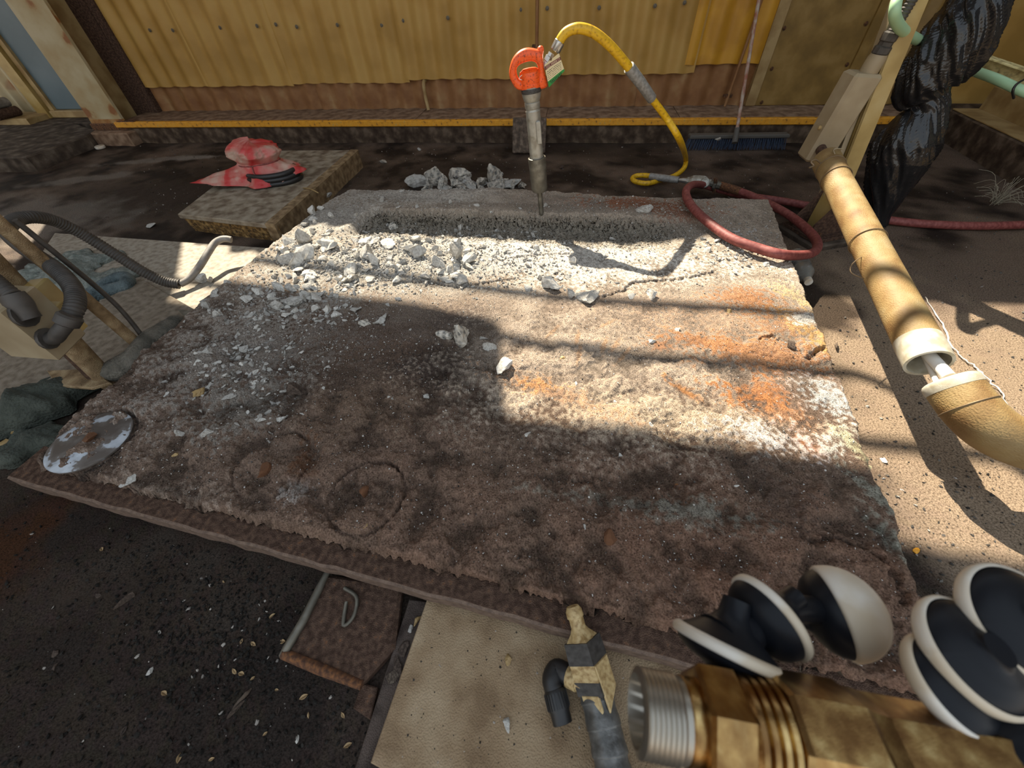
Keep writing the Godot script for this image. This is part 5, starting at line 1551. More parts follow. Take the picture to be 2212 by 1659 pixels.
# ---------------------------------------------------------------- broken insulated pipe
func make_pipe() -> void:
	var R := 0.0455
	var A := dp(1784, 344, 1.52)
	var B := dp(2006, 785, 0.93)
	var t := thing("insulated_pipe", "tan insulated pipe ending in a broken white rim at the gap", "pipe", Vector3.ZERO)
	var L := A.distance_to(B)
	var x := aim(A, B)
	var s := new_st()
	lathe(s, [Vector2(R * 0.95, 0.0), Vector2(R * 1.03, 0.01), Vector2(R * 1.03, L * 0.045), Vector2(R * 0.99, L * 0.05), Vector2(R * 1.0, L * 0.06), Vector2(R, L * 0.15), Vector2(R * 0.97, L * 0.152), Vector2(R * 0.97, L * 0.3), Vector2(R * 0.985, L * 0.5), Vector2(R * 0.985, L * 0.527), Vector2(R * 0.97, L * 0.53), Vector2(R * 0.98, L * 0.75), Vector2(R, L * 0.93)], 40, x, 0.9)
	part("jacket", done(s), m.jacket, t)
	s = new_st()
	lathe(s, [Vector2(R * 1.012, L * 0.93), Vector2(R * 1.02, L * 0.97), Vector2(R, L * 1.0), Vector2(R * 0.86, L * 1.0), Vector2(R * 0.84, L * 0.80)], 40, x)
	part("end_rim", done(s), m.jacket_white, t, Transform3D(), "chalky white rim at the broken end")
	s = new_st()
	lathe(s, [Vector2(0, L * 0.88), Vector2(R * 0.85, L * 0.88)], 24, x)
	part("bore", done(s), m.void, t)
	s = new_st()
	lathe(s, [Vector2(R * 0.4, -0.1), Vector2(R * 0.4, 0.02)], 20, x)
	part("core_pipe", done(s), m.steel_rust, t)
	# wire bands
	for f in [0.075, 0.151, 0.528]:
		var pts := []
		for i in 33: pts.append(x * Vector3(cos(TAU * i / 32.0) * R * 1.03, L * f, sin(TAU * i / 32.0) * R * 1.03))
		part("wire_band", tubem(pts, 0.0016, 6), m.wire, t)
	var we := x * Vector3(0, L * 0.528, 0)
	part("wire_tail", tubem(spline([dp(1862, 555, 1.16), dp(1850, 562, 1.15), dp(1838, 575, 1.14), dp(1840, 590, 1.13), dp(1866, 602, 1.13)], 5), 0.0016, 6), m.wire, t)
	part("band_clip", tubem(spline([dp(1772, 352, 1.47), dp(1762, 345, 1.46), dp(1752, 350, 1.46), dp(1758, 358, 1.46), dp(1748, 362, 1.46)], 4), 0.003, 6), m.wire, t)
	s = new_st()
	tube(s, spline([x * Vector3(R, L * 0.06, 0.0), dp(1800, 325, 1.45), dp(1820, 322, 1.45)], 4), 0.006, 6, true, 0.4)
	part("band_strap", done(s), m.box_tan, t)
	# second length beyond the gap, bending away
	var p2 := [dp(2048, 820, 0.895), dp(2070, 850, 0.88), dp(2100, 888, 0.86), dp(2140, 925, 0.845), dp(2190, 952, 0.835), dp(2260, 975, 0.83), dp(2340, 985, 0.83)]
	var e := thing("insulated_elbow", "tan insulated pipe elbow beyond the gap, leaving at the right", "pipe", Vector3.ZERO)
	var sp := spline(p2, 8)
	s = new_st()
	tube(s, sp.slice(6), 0.0505, 36, false)
	part("jacket", done(s), m.jacket, e)
	s = new_st()
	var rim := []
	for i in 7: rim.append([0.043, 0.0475, 0.050, 0.051, 0.0515, 0.0515, 0.051][i])
	tube(s, sp.slice(0, 7), rim, 36, true)
	part("end_rim", done(s), m.jacket_white, e, Transform3D(), "grey white rim at the gap")
	var br := []
	for i in 33:
		var c: Vector3 = sp[14]
		var tn := (sp[15] - sp[13] as Vector3).normalized()
		var u := tn.cross(Vector3.UP).normalized()
		br.append(c + (u * cos(TAU * i / 32.0) + tn.cross(u) * sin(TAU * i / 32.0)) * 0.0512)
	part("wire_band", tubem(br, 0.0014, 6), m.wire, e)
	# bare tubes bridging the gap
	var tr := thing("bare_tube_pair", "two thin white tubes bridging the gap in the insulated pipe", "tube", Vector3.ZERO)
	part("tube", tubem([x * Vector3(-0.012, L * 0.9, 0.0), sp[0] + Vector3(-0.006, 0.01, 0)], 0.0125, 12), m.cup_white, tr)
	part("tube", tubem([x * Vector3(0.012, L * 0.93, 0.012), sp[0] + Vector3(-0.02, -0.012, 0.01)], 0.006, 8), m.cup_white, tr)
	# bottle lying against the plinth
	var b0 := g(1745, 606, 0.037)
	var b1 := g(1722, 560, 0.037)
	var bt := thing("plastic_bottle", "dusty clear plastic bottle lying between the plinth and the red hose", "bottle", b0)
	var bx := aim(Vector3.ZERO, b1 - b0)
	part("shell", lathem([Vector2(0.012, 0.004), Vector2(0.014, 0.012), Vector2(0.022, 0.03), Vector2(0.033, 0.05), Vector2(0.034, 0.075), Vector2(0.0325, 0.08), Vector2(0.034, 0.085), Vector2(0.034, 0.12), Vector2(0.0325, 0.125), Vector2(0.034, 0.13), Vector2(0.034, 0.19), Vector2(0.028, 0.20), Vector2(0, 0.198)], 24), m.bottle, bt, bx)
	part("cap", lathem([Vector2(0, -0.012), Vector2(0.014, -0.012), Vector2(0.0145, -0.008), Vector2(0.0145, 0.006), Vector2(0, 0.006)], 18), m.cup_white, bt, bx)
	part("label_band", lathem([Vector2(0.0345, 0.086), Vector2(0.0345, 0.12)], 24), m.grey_tape, bt, bx)

# ---------------------------------------------------------------- left-hand control station
func make_left_station() -> void:
	var pb := g(238, 828, 0.02)
	var pa := g(314, 758, 0.06)
	var a := thing("pipe_stand", "thin tan pipe stand rising beside the plinth's left edge", "pipe stand", pa)
	var atop := rise(0, 484, pa) - pa
	part("pipe", tubem([Vector3.ZERO, atop, atop * 1.6], 0.0165, 16), m.pad_edge, a)
	part("cable", tubem(spline([Vector3(0.012, 0.0, -0.012), rise(250, 692, pa) - pa + Vector3(0.01, 0, -0.03), rise(190, 630, pa) - pa + Vector3(0, 0, -0.03), atop + Vector3(0.02, 0, -0.02)], 6), 0.007, 8), m.conduit, a)
	part("bottom_cuff", tubem([Vector3(0, -0.012, 0), Vector3(0, 0.012, 0)], 0.021, 16), m.dark_steel, a)
	var b := thing("box_stand", "rusty brown post carrying the tan control box at the left", "post", pb)
	var btop := rise(0, 588, pb) - pb
	part("pipe", tubem([Vector3.ZERO, btop * 0.4, btop * 1.3], [0.026, 0.028, 0.028], 16), m.pad_edge, b)
	part("bracket", tubem([Vector3(-0.03, 0.02, 0.0), btop * 0.5 + Vector3(-0.03, 0, 0)], 0.016, 8), m.steel_rust, b)
	# control box: bottom corner, the two bottom edges, and the top read off the picture
	var c0 := dp(130, 780, 0.98)
	var c1 := g(187, 722, c0.y)
	var c2 := g(28, 772, c0.y)
	var top := rise(62, 620, c1).y
	var t := thing("control_box", "tan control box with two conduit elbows on the left post", "electrical box", Vector3.ZERO)
	var s := new_st()
	var poly := [Vector2(c0.x, c0.z), Vector2(c1.x, c1.z), Vector2(c1.x + c2.x - c0.x, c1.z + c2.z - c0.z), Vector2(c2.x, c2.z)]
	prism(s, poly, c0.y, top, Transform3D(), 0.004)
	part("body", done(s), m.box_tan, t)
	var fn := Vector3(c1.x - c0.x, 0, c1.z - c0.z).normalized()
	s = new_st()
	var lip := [Vector2(c1.x, c1.z), Vector2(c1.x + fn.x * 0.022, c1.z + fn.z * 0.022), Vector2(c1.x + fn.x * 0.022 + c2.x - c0.x, c1.z + fn.z * 0.022 + c2.z - c0.z), Vector2(c1.x + c2.x - c0.x, c1.z + c2.z - c0.z)]
	prism(s, lip, c0.y + 0.01, c0.y + (top - c0.y) * 0.6, Transform3D(), 0.002)
	part("back_flange", done(s), m.post_tan, t)
	# plate behind, on the thin stand
	var e1 := rise(152, 684, pa)
	var e2 := rise(57, 606, pa)
	var s2 := thing("mounting_plate", "ochre mounting box behind the tan control box", "panel", Vector3.ZERO)
	var w := g(118, 722, e1.y) - e1
	s = new_st()
	var ll := Vector3(w.x, 0, w.z).normalized()
	var side := Vector3(-ll.z, 0, ll.x) * -0.04
	prism(s, [Vector2(e1.x, e1.z), Vector2(e1.x + ll.x * 0.13, e1.z + ll.z * 0.13), Vector2(e1.x + ll.x * 0.13 + side.x, e1.z + ll.z * 0.13 + side.z), Vector2(e1.x + side.x, e1.z + side.z)], e1.y, e2.y, Transform3D(), 0.004)
	part("body", done(s), m.post_tan, s2)
	# conduits
	var face := (c0 + c1) * 0.5
	var outw := Vector3(c1.z - c0.z, 0, -(c1.x - c0.x)).normalized()
	if outw.dot(EYE - face) < 0: outw = -outw
	var k1 := thing("flexible_conduit", "dark ribbed conduit looping from the control box up and over to the sunlit plate", "conduit", Vector3.ZERO)
	var fp := func(px: float, py: float, out := 0.0) -> Vector3:     # on the box's broad face
		var r := ray(px, py)
		return EYE + r * ((c0 + outw * out - EYE).dot(outw) / r.dot(outw))
	var el: Vector3 = fp.call(118, 730, 0.02)
	var e0 := (el - EYE).dot(-cam_basis.z)
	var sh := e0 - 1.06
	part("elbow", tubem(spline([el - outw * 0.03, el, dp(128, 718, e0 - 0.01), dp(143, 700, e0 - 0.012)], 5), 0.0165, 14), m.conduit, k1)
	part("lock_nut", lathem([Vector2(0.0, 0), Vector2(0.026, 0), Vector2(0.026, 0.008), Vector2(0.0, 0.010)], 14), m.conduit, k1, aim(el - outw * 0.02, el))
	part("gland", lathem([Vector2(0.017, 0), Vector2(0.0245, 0.004), Vector2(0.0255, 0.024), Vector2(0.021, 0.029), Vector2(0.0, 0.029)], 12), m.conduit, k1, aim(dp(141, 703, e0 - 0.012), dp(152, 683, e0 - 0.012)))
	var p := [dp(150, 688, 1.06), dp(161, 665, 1.06), dp(163, 640, 1.07), dp(153, 615, 1.08), dp(125, 585, 1.10), dp(85, 557, 1.13), dp(45, 530, 1.16), dp(20, 507, 1.19), dp(18, 488, 1.22), dp(40, 473, 1.25), dp(75, 469, 1.29), dp(120, 478, 1.35), dp(180, 507, 1.42), dp(250, 550, 1.48), dp(310, 587, 1.53), dp(355, 608, 1.57), dp(388, 614, 1.59)]
	for i in 9: p[i] = EYE + (p[i] - EYE) * (1.0 + sh / 1.06 * (1.0 - i / 9.0))
	part("ribbed_tube", ridged(spline(p, 10), 0.0205, 0.0085, 0.0032), m.conduit, k1)
	var p3 := [dp(388, 614, 1.59), dp(405, 605, 1.605), dp(420, 590, 1.62), dp(435, 570, 1.635), dp(450, 545, 1.66), dp(464, 525, 1.685), dp(478, 517, 1.695), dp(490, 516, 1.70), dp(500, 518, 1.705)]
	part("bare_end", tubem(spline(p3, 8), 0.0135, 12), m.grey_tube, k1, Transform3D(), "pale frayed end")
	var k2 := thing("ribbed_conduit_tail", "dark ribbed conduit entering the control box at the picture edge", "conduit", Vector3.ZERO)
	var t0: Vector3 = fp.call(60, 678, 0.012)
	var td := (t0 - EYE).dot(-cam_basis.z)
	part("ribbed_tube", ridged(spline([dp(-70, 560, td - 0.02), dp(-30, 592, td - 0.025), dp(5, 622, td - 0.025), dp(28, 640, td - 0.02)], 6), 0.0185, 0.0085, 0.003), m.conduit, k2)
	part("gland", lathem([Vector2(0.0, 0), Vector2(0.023, 0), Vector2(0.025, 0.02), Vector2(0.024, 0.03), Vector2(0.02, 0.045), Vector2(0.019, 0.06), Vector2(0.0, 0.06)], 14), m.conduit, k2, aim(dp(24, 636, td - 0.02), t0))
	part("lock_nut", lathem([Vector2(0.0, 0), Vector2(0.03, 0), Vector2(0.03, 0.008), Vector2(0.0, 0.010)], 14), m.conduit, k2, aim(t0 - outw * 0.012, t0))
	var k3 := thing("small_conduit", "thin grey cable curling behind the control box", "cable", Vector3.ZERO)
	part("cable", ridged(spline([dp(20, 622, 1.12), dp(60, 617, 1.12), dp(90, 622, 1.12), dp(104, 635, 1.12), dp(98, 652, 1.12)], 6), 0.011, 0.005, 0.0012), m.grey_tube, k3)

# ---------------------------------------------------------------- steel plates and rags left of the plinth
func make_plates() -> void:
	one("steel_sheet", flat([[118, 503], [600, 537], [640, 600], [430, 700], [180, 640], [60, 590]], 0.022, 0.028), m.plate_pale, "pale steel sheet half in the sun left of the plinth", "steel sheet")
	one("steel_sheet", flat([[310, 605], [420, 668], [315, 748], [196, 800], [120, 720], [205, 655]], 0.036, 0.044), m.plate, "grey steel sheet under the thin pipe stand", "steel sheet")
	one("steel_sheet", flat([[-120, 640], [60, 690], [160, 740], [190, 800], [120, 826], [0, 893], [-200, 1000], [-420, 860]], 0.030, 0.038), m.plate, "brownish steel sheet lying under the control box", "steel sheet")
	one("steel_sheet", flat([[100, 800], [200, 795], [238, 826], [196, 838], [120, 832]], 0.044, 0.056, 0.003), m.pad_edge, "small ragged tan plate at the foot of the box stand", "steel sheet")
	# rags
	var lump := func(cx: float, cy: float, y: float, rx: float, rz: float, h: float, turn: float, sd: int) -> ArrayMesh:
		var s := new_st()
		var n := noise(3.0, FastNoiseLite.TYPE_SIMPLEX_SMOOTH, 4, sd)
		var n2 := noise(14.0, FastNoiseLite.TYPE_SIMPLEX_SMOOTH, 3, sd + 1)
		var c := g(cx, cy, y)
		var f := func(i: int, k: int) -> Vector3:
			var a := TAU * i / 48
			var t := k / 14.0
			var r := sin(t * PI / 2)
			var hh := cos(t * PI / 2)
			var w := 1.0 + n.get_noise_2d(cos(a) * 0.4, sin(a) * 0.4 + t * 0.1) * 0.55
			var q := Vector3(cos(a) * rx * r * w, 0, sin(a) * rz * r * w).rotated(Vector3.UP, turn)
			q.y = h * pow(hh, 0.55) * (0.8 + n.get_noise_2d(q.x * 1.5, q.z * 1.5) * 1.1) + n2.get_noise_2d(q.x, q.z) * 0.006
			return c + Vector3(q.x, maxf(q.y, -0.004), q.z)
		for k in 14:
			for i in 48: quad(s, f.call(i + 1, k + 1), f.call(i, k + 1), f.call(i, k), f.call(i + 1, k), 1)
		return done(s)
	one("rag", lump.call(150, 580, 0.028, 0.19, 0.13, 0.05, 0.2, 201), m.rag_green, "pale green crumpled rag at the back of the heap on the steel sheet", "rag")
	one("rag", lump.call(200, 612, 0.028, 0.17, 0.09, 0.045, 0.15, 203), m.rag_green, "grey green folded rag in the middle of the heap", "rag")
	one("rag", tubem(spline([g(150, 652, 0.045), g(190, 640, 0.05), g(230, 615, 0.055), g(262, 600, 0.06), g(276, 604, 0.055), g(270, 618, 0.05), g(235, 628, 0.045), g(200, 640, 0.04)], 8), 0.026, 14), m.rag_blue, "rolled blue green rag along the front of the heap", "rag")
	one("sandbag", lump.call(70, 880, 0.0, 0.17, 0.12, 0.075, 0.5, 205), m.sandbag, "dark green stuffed bag wedged left of the silver anchor plate", "bag")
	one("sandbag", lump.call(65, 960, 0.0, 0.10, 0.07, 0.04, 0.3, 207), m.sandbag, "small dark green bag lying nearest the silver anchor plate", "bag")
	one("sandbag", tubem(spline([g(400, 690, 0.07), g(360, 715, 0.09), g(330, 735, 0.09), g(300, 775, 0.075), g(250, 800, 0.06), g(235, 812, 0.05)], 6), [0.012, 0.022, 0.03, 0.034, 0.033, 0.034, 0.034, 0.033, 0.033, 0.033, 0.035, 0.036, 0.037, 0.038, 0.04, 0.041, 0.042, 0.043, 0.042, 0.041, 0.04, 0.039, 0.038, 0.037, 0.036, 0.035, 0.034, 0.033, 0.032, 0.03, 0.026], 14), m.rag_grey, "twisted grey rag tucked along the plinth's left edge", "rag")
	# curled tin strip
	var cp := []
	for i in 26: cp.append(g(8, 950, 0.0) + Vector3(cos(i * 0.22 + 0.5) * 0.035, 0.012, -sin(i * 0.22 + 0.5) * 0.035))
	var s := new_st()
	tube(s, cp, 0.010, 8, true, 0.35)
	one("curled_strip", done(s), m.trim_tan, "curled tan metal strip at the left picture edge", "strip")
	one("wedge_plate", flat([[383, 668], [440, 674], [400, 686]], 0.12, 0.126, 0.001), m.dark_steel, "thin dark triangular plate at the plinth's left edge", "plate")

# ---------------------------------------------------------------- hose nozzle on the plywood
func make_nozzle() -> void:
	var Y := 0.090
	var a := g(1236, 1308, 0.134)
	var b := g(1288, 1485, Y - 0.006)
	var t := thing("hose_nozzle", "tan plastic hose nozzle with black tape bands lying on the plywood", "nozzle", Vector3.ZERO)
	var d := (b - a).normalized()
	var up := (Vector3.UP - d * Vector3.UP.dot(d)).normalized()
	var rt := d.cross(up)                     # to the picture's left when d runs to the viewer
	var x := Transform3D(Basis(rt, d, rt.cross(d)), a)
	var L := a.distance_to(b)
	part("tip", lathem([Vector2(0.0, 0.0), Vector2(0.0105, 0.001), Vector2(0.0145, 0.008), Vector2(0.0148, 0.018), Vector2(0.0128, 0.019), Vector2(0.0128, 0.034), Vector2(0.016, 0.040), Vector2(0.021, 0.052), Vector2(0.0, 0.06)], 20), m.nozzle_tan, t, x)
	# square-set body, edge up, in tan and taped bands
	var sq := func(y0: float, y1: float, w0: float, w1: float, called: String, mt: Material) -> void:
		var s := new_st()
		var q0 := [Vector3(w0, y0, 0), Vector3(0, y0, w0), Vector3(-w0, y0, 0), Vector3(0, y0, -w0)]
		var q1 := [Vector3(w1, y1, 0), Vector3(0, y1, w1), Vector3(-w1, y1, 0), Vector3(0, y1, -w1)]
		for i in 4: quad(s, q0[(i + 1) % 4], q0[i], q1[i], q1[(i + 1) % 4])
		quad(s, q0[0], q0[1], q0[2], q0[3])
		quad(s, q1[3], q1[2], q1[1], q1[0])
		part(called, done(s), mt, t, x)
	sq.call(0.040, 0.056, 0.016, 0.032, "shoulder", m.nozzle_tan)
	sq.call(0.052, 0.084, 0.0325, 0.034, "tape_band", m.black_tape)
	sq.call(0.084, 0.108, 0.033, 0.033, "body", m.nozzle_tan)
	sq.call(0.108, 0.128, 0.0335, 0.0335, "tape_band", m.black_tape)
	# tongue and side plate
	var s := new_st()
	var tl := [Vector2(-0.016, 0.126), Vector2(0.016, 0.126), Vector2(0.016, 0.148), Vector2(0.011, 0.158), Vector2(0, 0.162), Vector2(-0.011, 0.158), Vector2(-0.016, 0.148)]
	var lx := x * Transform3D(Basis(Vector3.UP, PI / 4), Vector3.ZERO) * Transform3D(Basis(Vector3.RIGHT, -PI / 2), Vector3.ZERO)
	var tq := []
	for q in tl: tq.append(Vector2(q.x, q.y))
	prism(s, tq, -0.0245, -0.0195, lx, 0.001)
	part("tongue", done(s), m.nozzle_tan, t)
	s = new_st()
	prism(s, [Vector2(-0.022, 0.085), Vector2(0.022, 0.085), Vector2(0.016, 0.152), Vector2(-0.022, 0.13)], -0.0255, -0.0215, x * Transform3D(Basis(Vector3.UP, -PI / 4), Vector3.ZERO) * Transform3D(Basis(Vector3.RIGHT, -PI / 2), Vector3.ZERO), 0.001)
	part("side_plate", done(s), m.nozzle_tan, t)
	# side port with its black elbow
	var n0 := x * Vector3(0.012, 0.118, 0.0)
	var n1 := g(1203, 1447, 0.062)
	part("side_port", lathem([Vector2(0.015, 0), Vector2(0.015, 0.018), Vector2(0.0175, 0.019), Vector2(0.0175, 0.036), Vector2(0, 0.036)], 16), m.nozzle_tan, t, aim(n0, n1))
	part("elbow", tubem(spline([n0.lerp(n1, 0.6), n1, g(1192, 1470, 0.066), g(1198, 1492, 0.066)], 6), [0.016, 0.0165, 0.017, 0.017, 0.017, 0.017, 0.017, 0.017, 0.017, 0.017, 0.017, 0.017, 0.0165, 0.0165, 0.016, 0.016, 0.016, 0.016, 0.0155], 16), m.rubber, t)
	var gx := aim(g(1197, 1488, 0.066), g(1212, 1548, 0.06))
	s = new_st()
	var prof := [Vector2(0.0165, 0), Vector2(0.0185, 0.004), Vector2(0.0185, 0.026), Vector2(0.0165, 0.03), Vector2(0.016, 0.046), Vector2(0.012, 0.047), Vector2(0.011, 0.03)]
	lathe(s, prof, 20, gx)
	for i in 24:
		var an := TAU * i / 24
		box(s, Vector3(-0.0009, 0.004, 0.0175), Vector3(0.0009, 0.026, 0.0195), 0.0, gx * Transform3D(Basis(Vector3.UP, an), Vector3.ZERO))
	part("knurled_sleeve", done(s), m.rubber, t)
	# the hose, wrapped in grey tape
	var h := thing("taped_hose", "hose wound with grey duct tape running out at the bottom edge", "hose", Vector3.ZERO)
	var hp := [g(1278, 1465, 0.076), g(1288, 1500, 0.074), g(1300, 1550, 0.072), g(1312, 1600, 0.07), g(1322, 1650, 0.068), g(1338, 1720, 0.066), g(1355, 1800, 0.066)]
	var sp := even(spline(hp, 12), 0.0012)
	var rr := []
	for i in sp.size():
		var w := fmod(i * 0.0012, 0.032) / 0.032
		rr.append(0.0265 + 0.0016 * w + 0.0007 * sin(i * 0.31) * sin(i * 0.057))
	part("tape_winding", tubem(sp, rr, 32), m.duct_tape, h)
	# loose seed pod and stone near it
	one("pebble", rock(44, 7, 2, 0.6), m.stone_grey, "grey pebble on the plywood below the black elbow", "pebble", Transform3D(Basis().scaled(Vector3.ONE * 0.022), g(1096, 1568, 0.04)))
	one("tan_chip", rock(45, 7, 2, 0.4), m.trim_tan, "tan oval chip on the plywood left of the nozzle", "chip", Transform3D(Basis(Vector3.UP, 0.9).scaled(Vector3(0.035, 0.03, 0.024)), g(1097, 1425, 0.04)))
	one("tan_clod", rock(46, 5, 2, 0.7), m.trim_tan, "tan clod on the plywood beside the taped hose", "clod", Transform3D(Basis().scaled(Vector3.ONE * 0.026), g(1392, 1625, 0.04)))

# ---------------------------------------------------------------- blurred fittings close to the lens
func make_foreground() -> void:
	var a := dp(1372, 1533, 0.262)
	var b := dp(1650, 1588, 0.255)
	var d := (b - a).normalized()
	var t := thing("brass_fitting", "large brass hose coupling with a bare threaded end close to the lens", "coupling", a)
	var x := aim(Vector3.ZERO, d, 0.12)
	var prof := [Vector2(0.0195, 0.012), Vector2(0.0205, 0.0), Vector2(0.0225, 0.0005)]
	for i in 8:
		prof.append(Vector2(0.0252, 0.0022 + i * 0.0032))
		prof.append(Vector2(0.0241, 0.0038 + i * 0.0032))
	prof.append_array([Vector2(0.0236, 0.029), Vector2(0.0236, 0.031)])
	var s := new_st()
	lathe(s, prof, 48, x, 0.4)
	lathe(s, [Vector2(0.0, 0.02), Vector2(0.0195, 0.012)], 32, x)
	part("thread", done(s), m.steel_thread, t, Transform3D(), "bright worn pipe thread")
	part("neck", lathem([Vector2(0.0236, 0.030), Vector2(0.0245, 0.031), Vector2(0.0245, 0.040), Vector2(0.024, 0.041)], 40), m.brass, t, x)
	s = new_st()
	lathe(s, [Vector2(0.024, 0.0385), Vector2(0.0315, 0.0385), Vector2(0.0345, 0.0405), Vector2(0.0345, 0.064), Vector2(0.032, 0.0665), Vector2(0.024, 0.0665)], 6, x * Transform3D(Basis(Vector3.UP, 0.35), Vector3.ZERO), 0.1)
	part("hex_nut", done(s), m.brass, t)
	var ribs := [Vector2(0.0295, 0.064)]
	for i in 4:
		ribs.append(Vector2(0.0325 + 0.0004 * i, 0.0665 + i * 0.006))
		ribs.append(Vector2(0.0328 + 0.0004 * i, 0.0695 + i * 0.006))
		ribs.append(Vector2(0.0306 + 0.0004 * i, 0.0715 + i * 0.006))
	part("ribbed_ferrule", lathem(ribs, 48, 0.4), m.brass, t, x)
	s = new_st()
	lathe(s, [Vector2(0.030, 0.088), Vector2(0.0365, 0.089), Vector2(0.0385, 0.092), Vector2(0.0385, 0.135), Vector2(0.036, 0.139), Vector2(0.0345, 0.150), Vector2(0.0345, 0.30)], 8, x * Transform3D(Basis(Vector3.UP, 0.1), Vector3.ZERO), 0.1)
	part("octagon_body", done(s), m.brass, t)
	# string of white and black cups
	var cup := func(called: String, label: String, at: Vector3, to: Vector3, r: float, dome: float, bowl: float) -> void:
		var q := thing(called, label, "rubber cup", at, "white rimmed rubber cups")
		var cx := aim(Vector3.ZERO, (to - at).normalized())       # y points at the opening
		part("black_bowl", lathem([Vector2(r * 0.94, 0.0), Vector2(r * 0.92, r * 0.2 * bowl), Vector2(r * 0.86, r * 0.42 * bowl), Vector2(r * 0.74, r * 0.62 * bowl), Vector2(r * 0.55, r * 0.78 * bowl), Vector2(r * 0.38, r * 0.88 * bowl), Vector2(r * 0.29, r * 0.98 * bowl), Vector2(r * 0.27, r * 1.2 * bowl), Vector2(0, r * 1.2 * bowl)], 48, 1.2), m.cup_black, q, cx)
		var pr := []
		if dome > 0.3:
			for i in 11:
				var an := PI / 2 * i / 10.0
				pr.append(Vector2(r * sin(an), -r * dome * cos(an)))
		else:
			pr = [Vector2(0.0, -r * dome), Vector2(r * 0.80, -r * dome), Vector2(r * 0.92, -r * dome * 0.85), Vector2(r * 0.99, -r * dome * 0.4)]
		pr.append_array([Vector2(r * 1.0, 0.0), Vector2(r * 1.0, r * 0.06), Vector2(r * 0.97, r * 0.11), Vector2(r * 0.92, r * 0.12)])
		part("white_rim" if dome <= 0.3 else "white_dome", lathem(pr, 56, 1.2), m.cup_white, q, cx)
		if dome <= 0.3:
			part("black_back", lathem([Vector2(0, -r * 0.9), Vector2(r * 0.25, -r * 0.9), Vector2(r * 0.28, -r * 0.6), Vector2(r * 0.42, -r * 0.4), Vector2(r * 0.7, -r * dome - r * 0.10), Vector2(r * 0.88, -r * dome + r * 0.02)], 40, 1.2), m.cup_black, q, cx)
	var A := dp(1808, 1322, 0.340)
	var B := dp(1662, 1330, 0.318)
	var D := dp(1570, 1398, 0.300)
	var cd := func(q: Vector3, sx: float, sy: float, facing: float) -> Vector3:   # facing: how far it turns to the lens
		var to := (EYE - q).normalized()
		var rx := (cam_basis.x - to * cam_basis.x.dot(to)).normalized()
		var ry := to.cross(rx)
		return q + ((rx * sx + ry * sy).normalized() * sqrt(1.0 - facing * facing) + to * facing) * 0.1
	cup.call("rubber_cup", "white domed rubber cup at the far end of the string over the plinth's front", A, cd.call(A, -1.0, -0.10, 0.22), 0.0375, 0.92, 0.75)
	cup.call("rubber_cup", "middle cup of the string with a thin white rim, over the plinth edge", B, cd.call(B, -0.85, -0.50, 0.40), 0.0345, 0.12, 0.8)
	cup.call("rubber_cup", "tilted cup resting on the brass coupling, white rim seen edge-on", D, cd.call(D, -0.46, -0.89, -0.05), 0.0395, 0.10, 0.45)
	var s2 := tubem(spline([D, dp(1610, 1365, 0.307), B, dp(1720, 1315, 0.325), A], 6), [0.0255, 0.024, 0.022, 0.020, 0.018, 0.016, 0.015, 0.014, 0.013, 0.0125, 0.012, 0.012, 0.012, 0.012, 0.012, 0.012, 0.0115, 0.011, 0.0105, 0.0105, 0.0105, 0.0105, 0.0105, 0.0105, 0.0105], 20)
	one("rubber_link", s2, m.cup_black, "black rubber bellows link joining the three cups over the brass coupling", "link")
	var F := dp(2205, 1345, 0.268)
	var E := dp(2100, 1412, 0.262)
	var G := dp(2052, 1480, 0.258)
	var H := dp(2215, 1600, 0.245)
	cup.call("rubber_cup", "topmost of the nested white rimmed cups at the right edge", F, cd.call(F, 1.0, 0.05, 0.62), 0.038, 0.5, 0.4)
	cup.call("rubber_cup", "second of the nested white rimmed cups at the right edge", E, cd.call(E, 1.0, 0.15, 0.55), 0.0355, 0.5, 0.4)
	cup.call("rubber_cup", "third of the nested white rimmed cups, nearest the brass body", G, cd.call(G, 1.0, 0.15, 0.5), 0.030, 0.5, 0.4)
	cup.call("rubber_cup", "lowest white rimmed cup in the bottom right corner", H, cd.call(H, 0.8, 0.6, 0.6), 0.040, 0.5, 0.4)

# ---------------------------------------------------------------- rubble
func lay(p: Vector3, sz: Vector3, sd: int, tilt := 0.25) -> Transform3D:
	var r := RandomNumberGenerator.new()
	r.seed = sd
	return Transform3D(Basis.from_euler(Vector3(r.randfn() * tilt, r.randf() * TAU, r.randfn() * tilt)).scaled_local(sz), p)

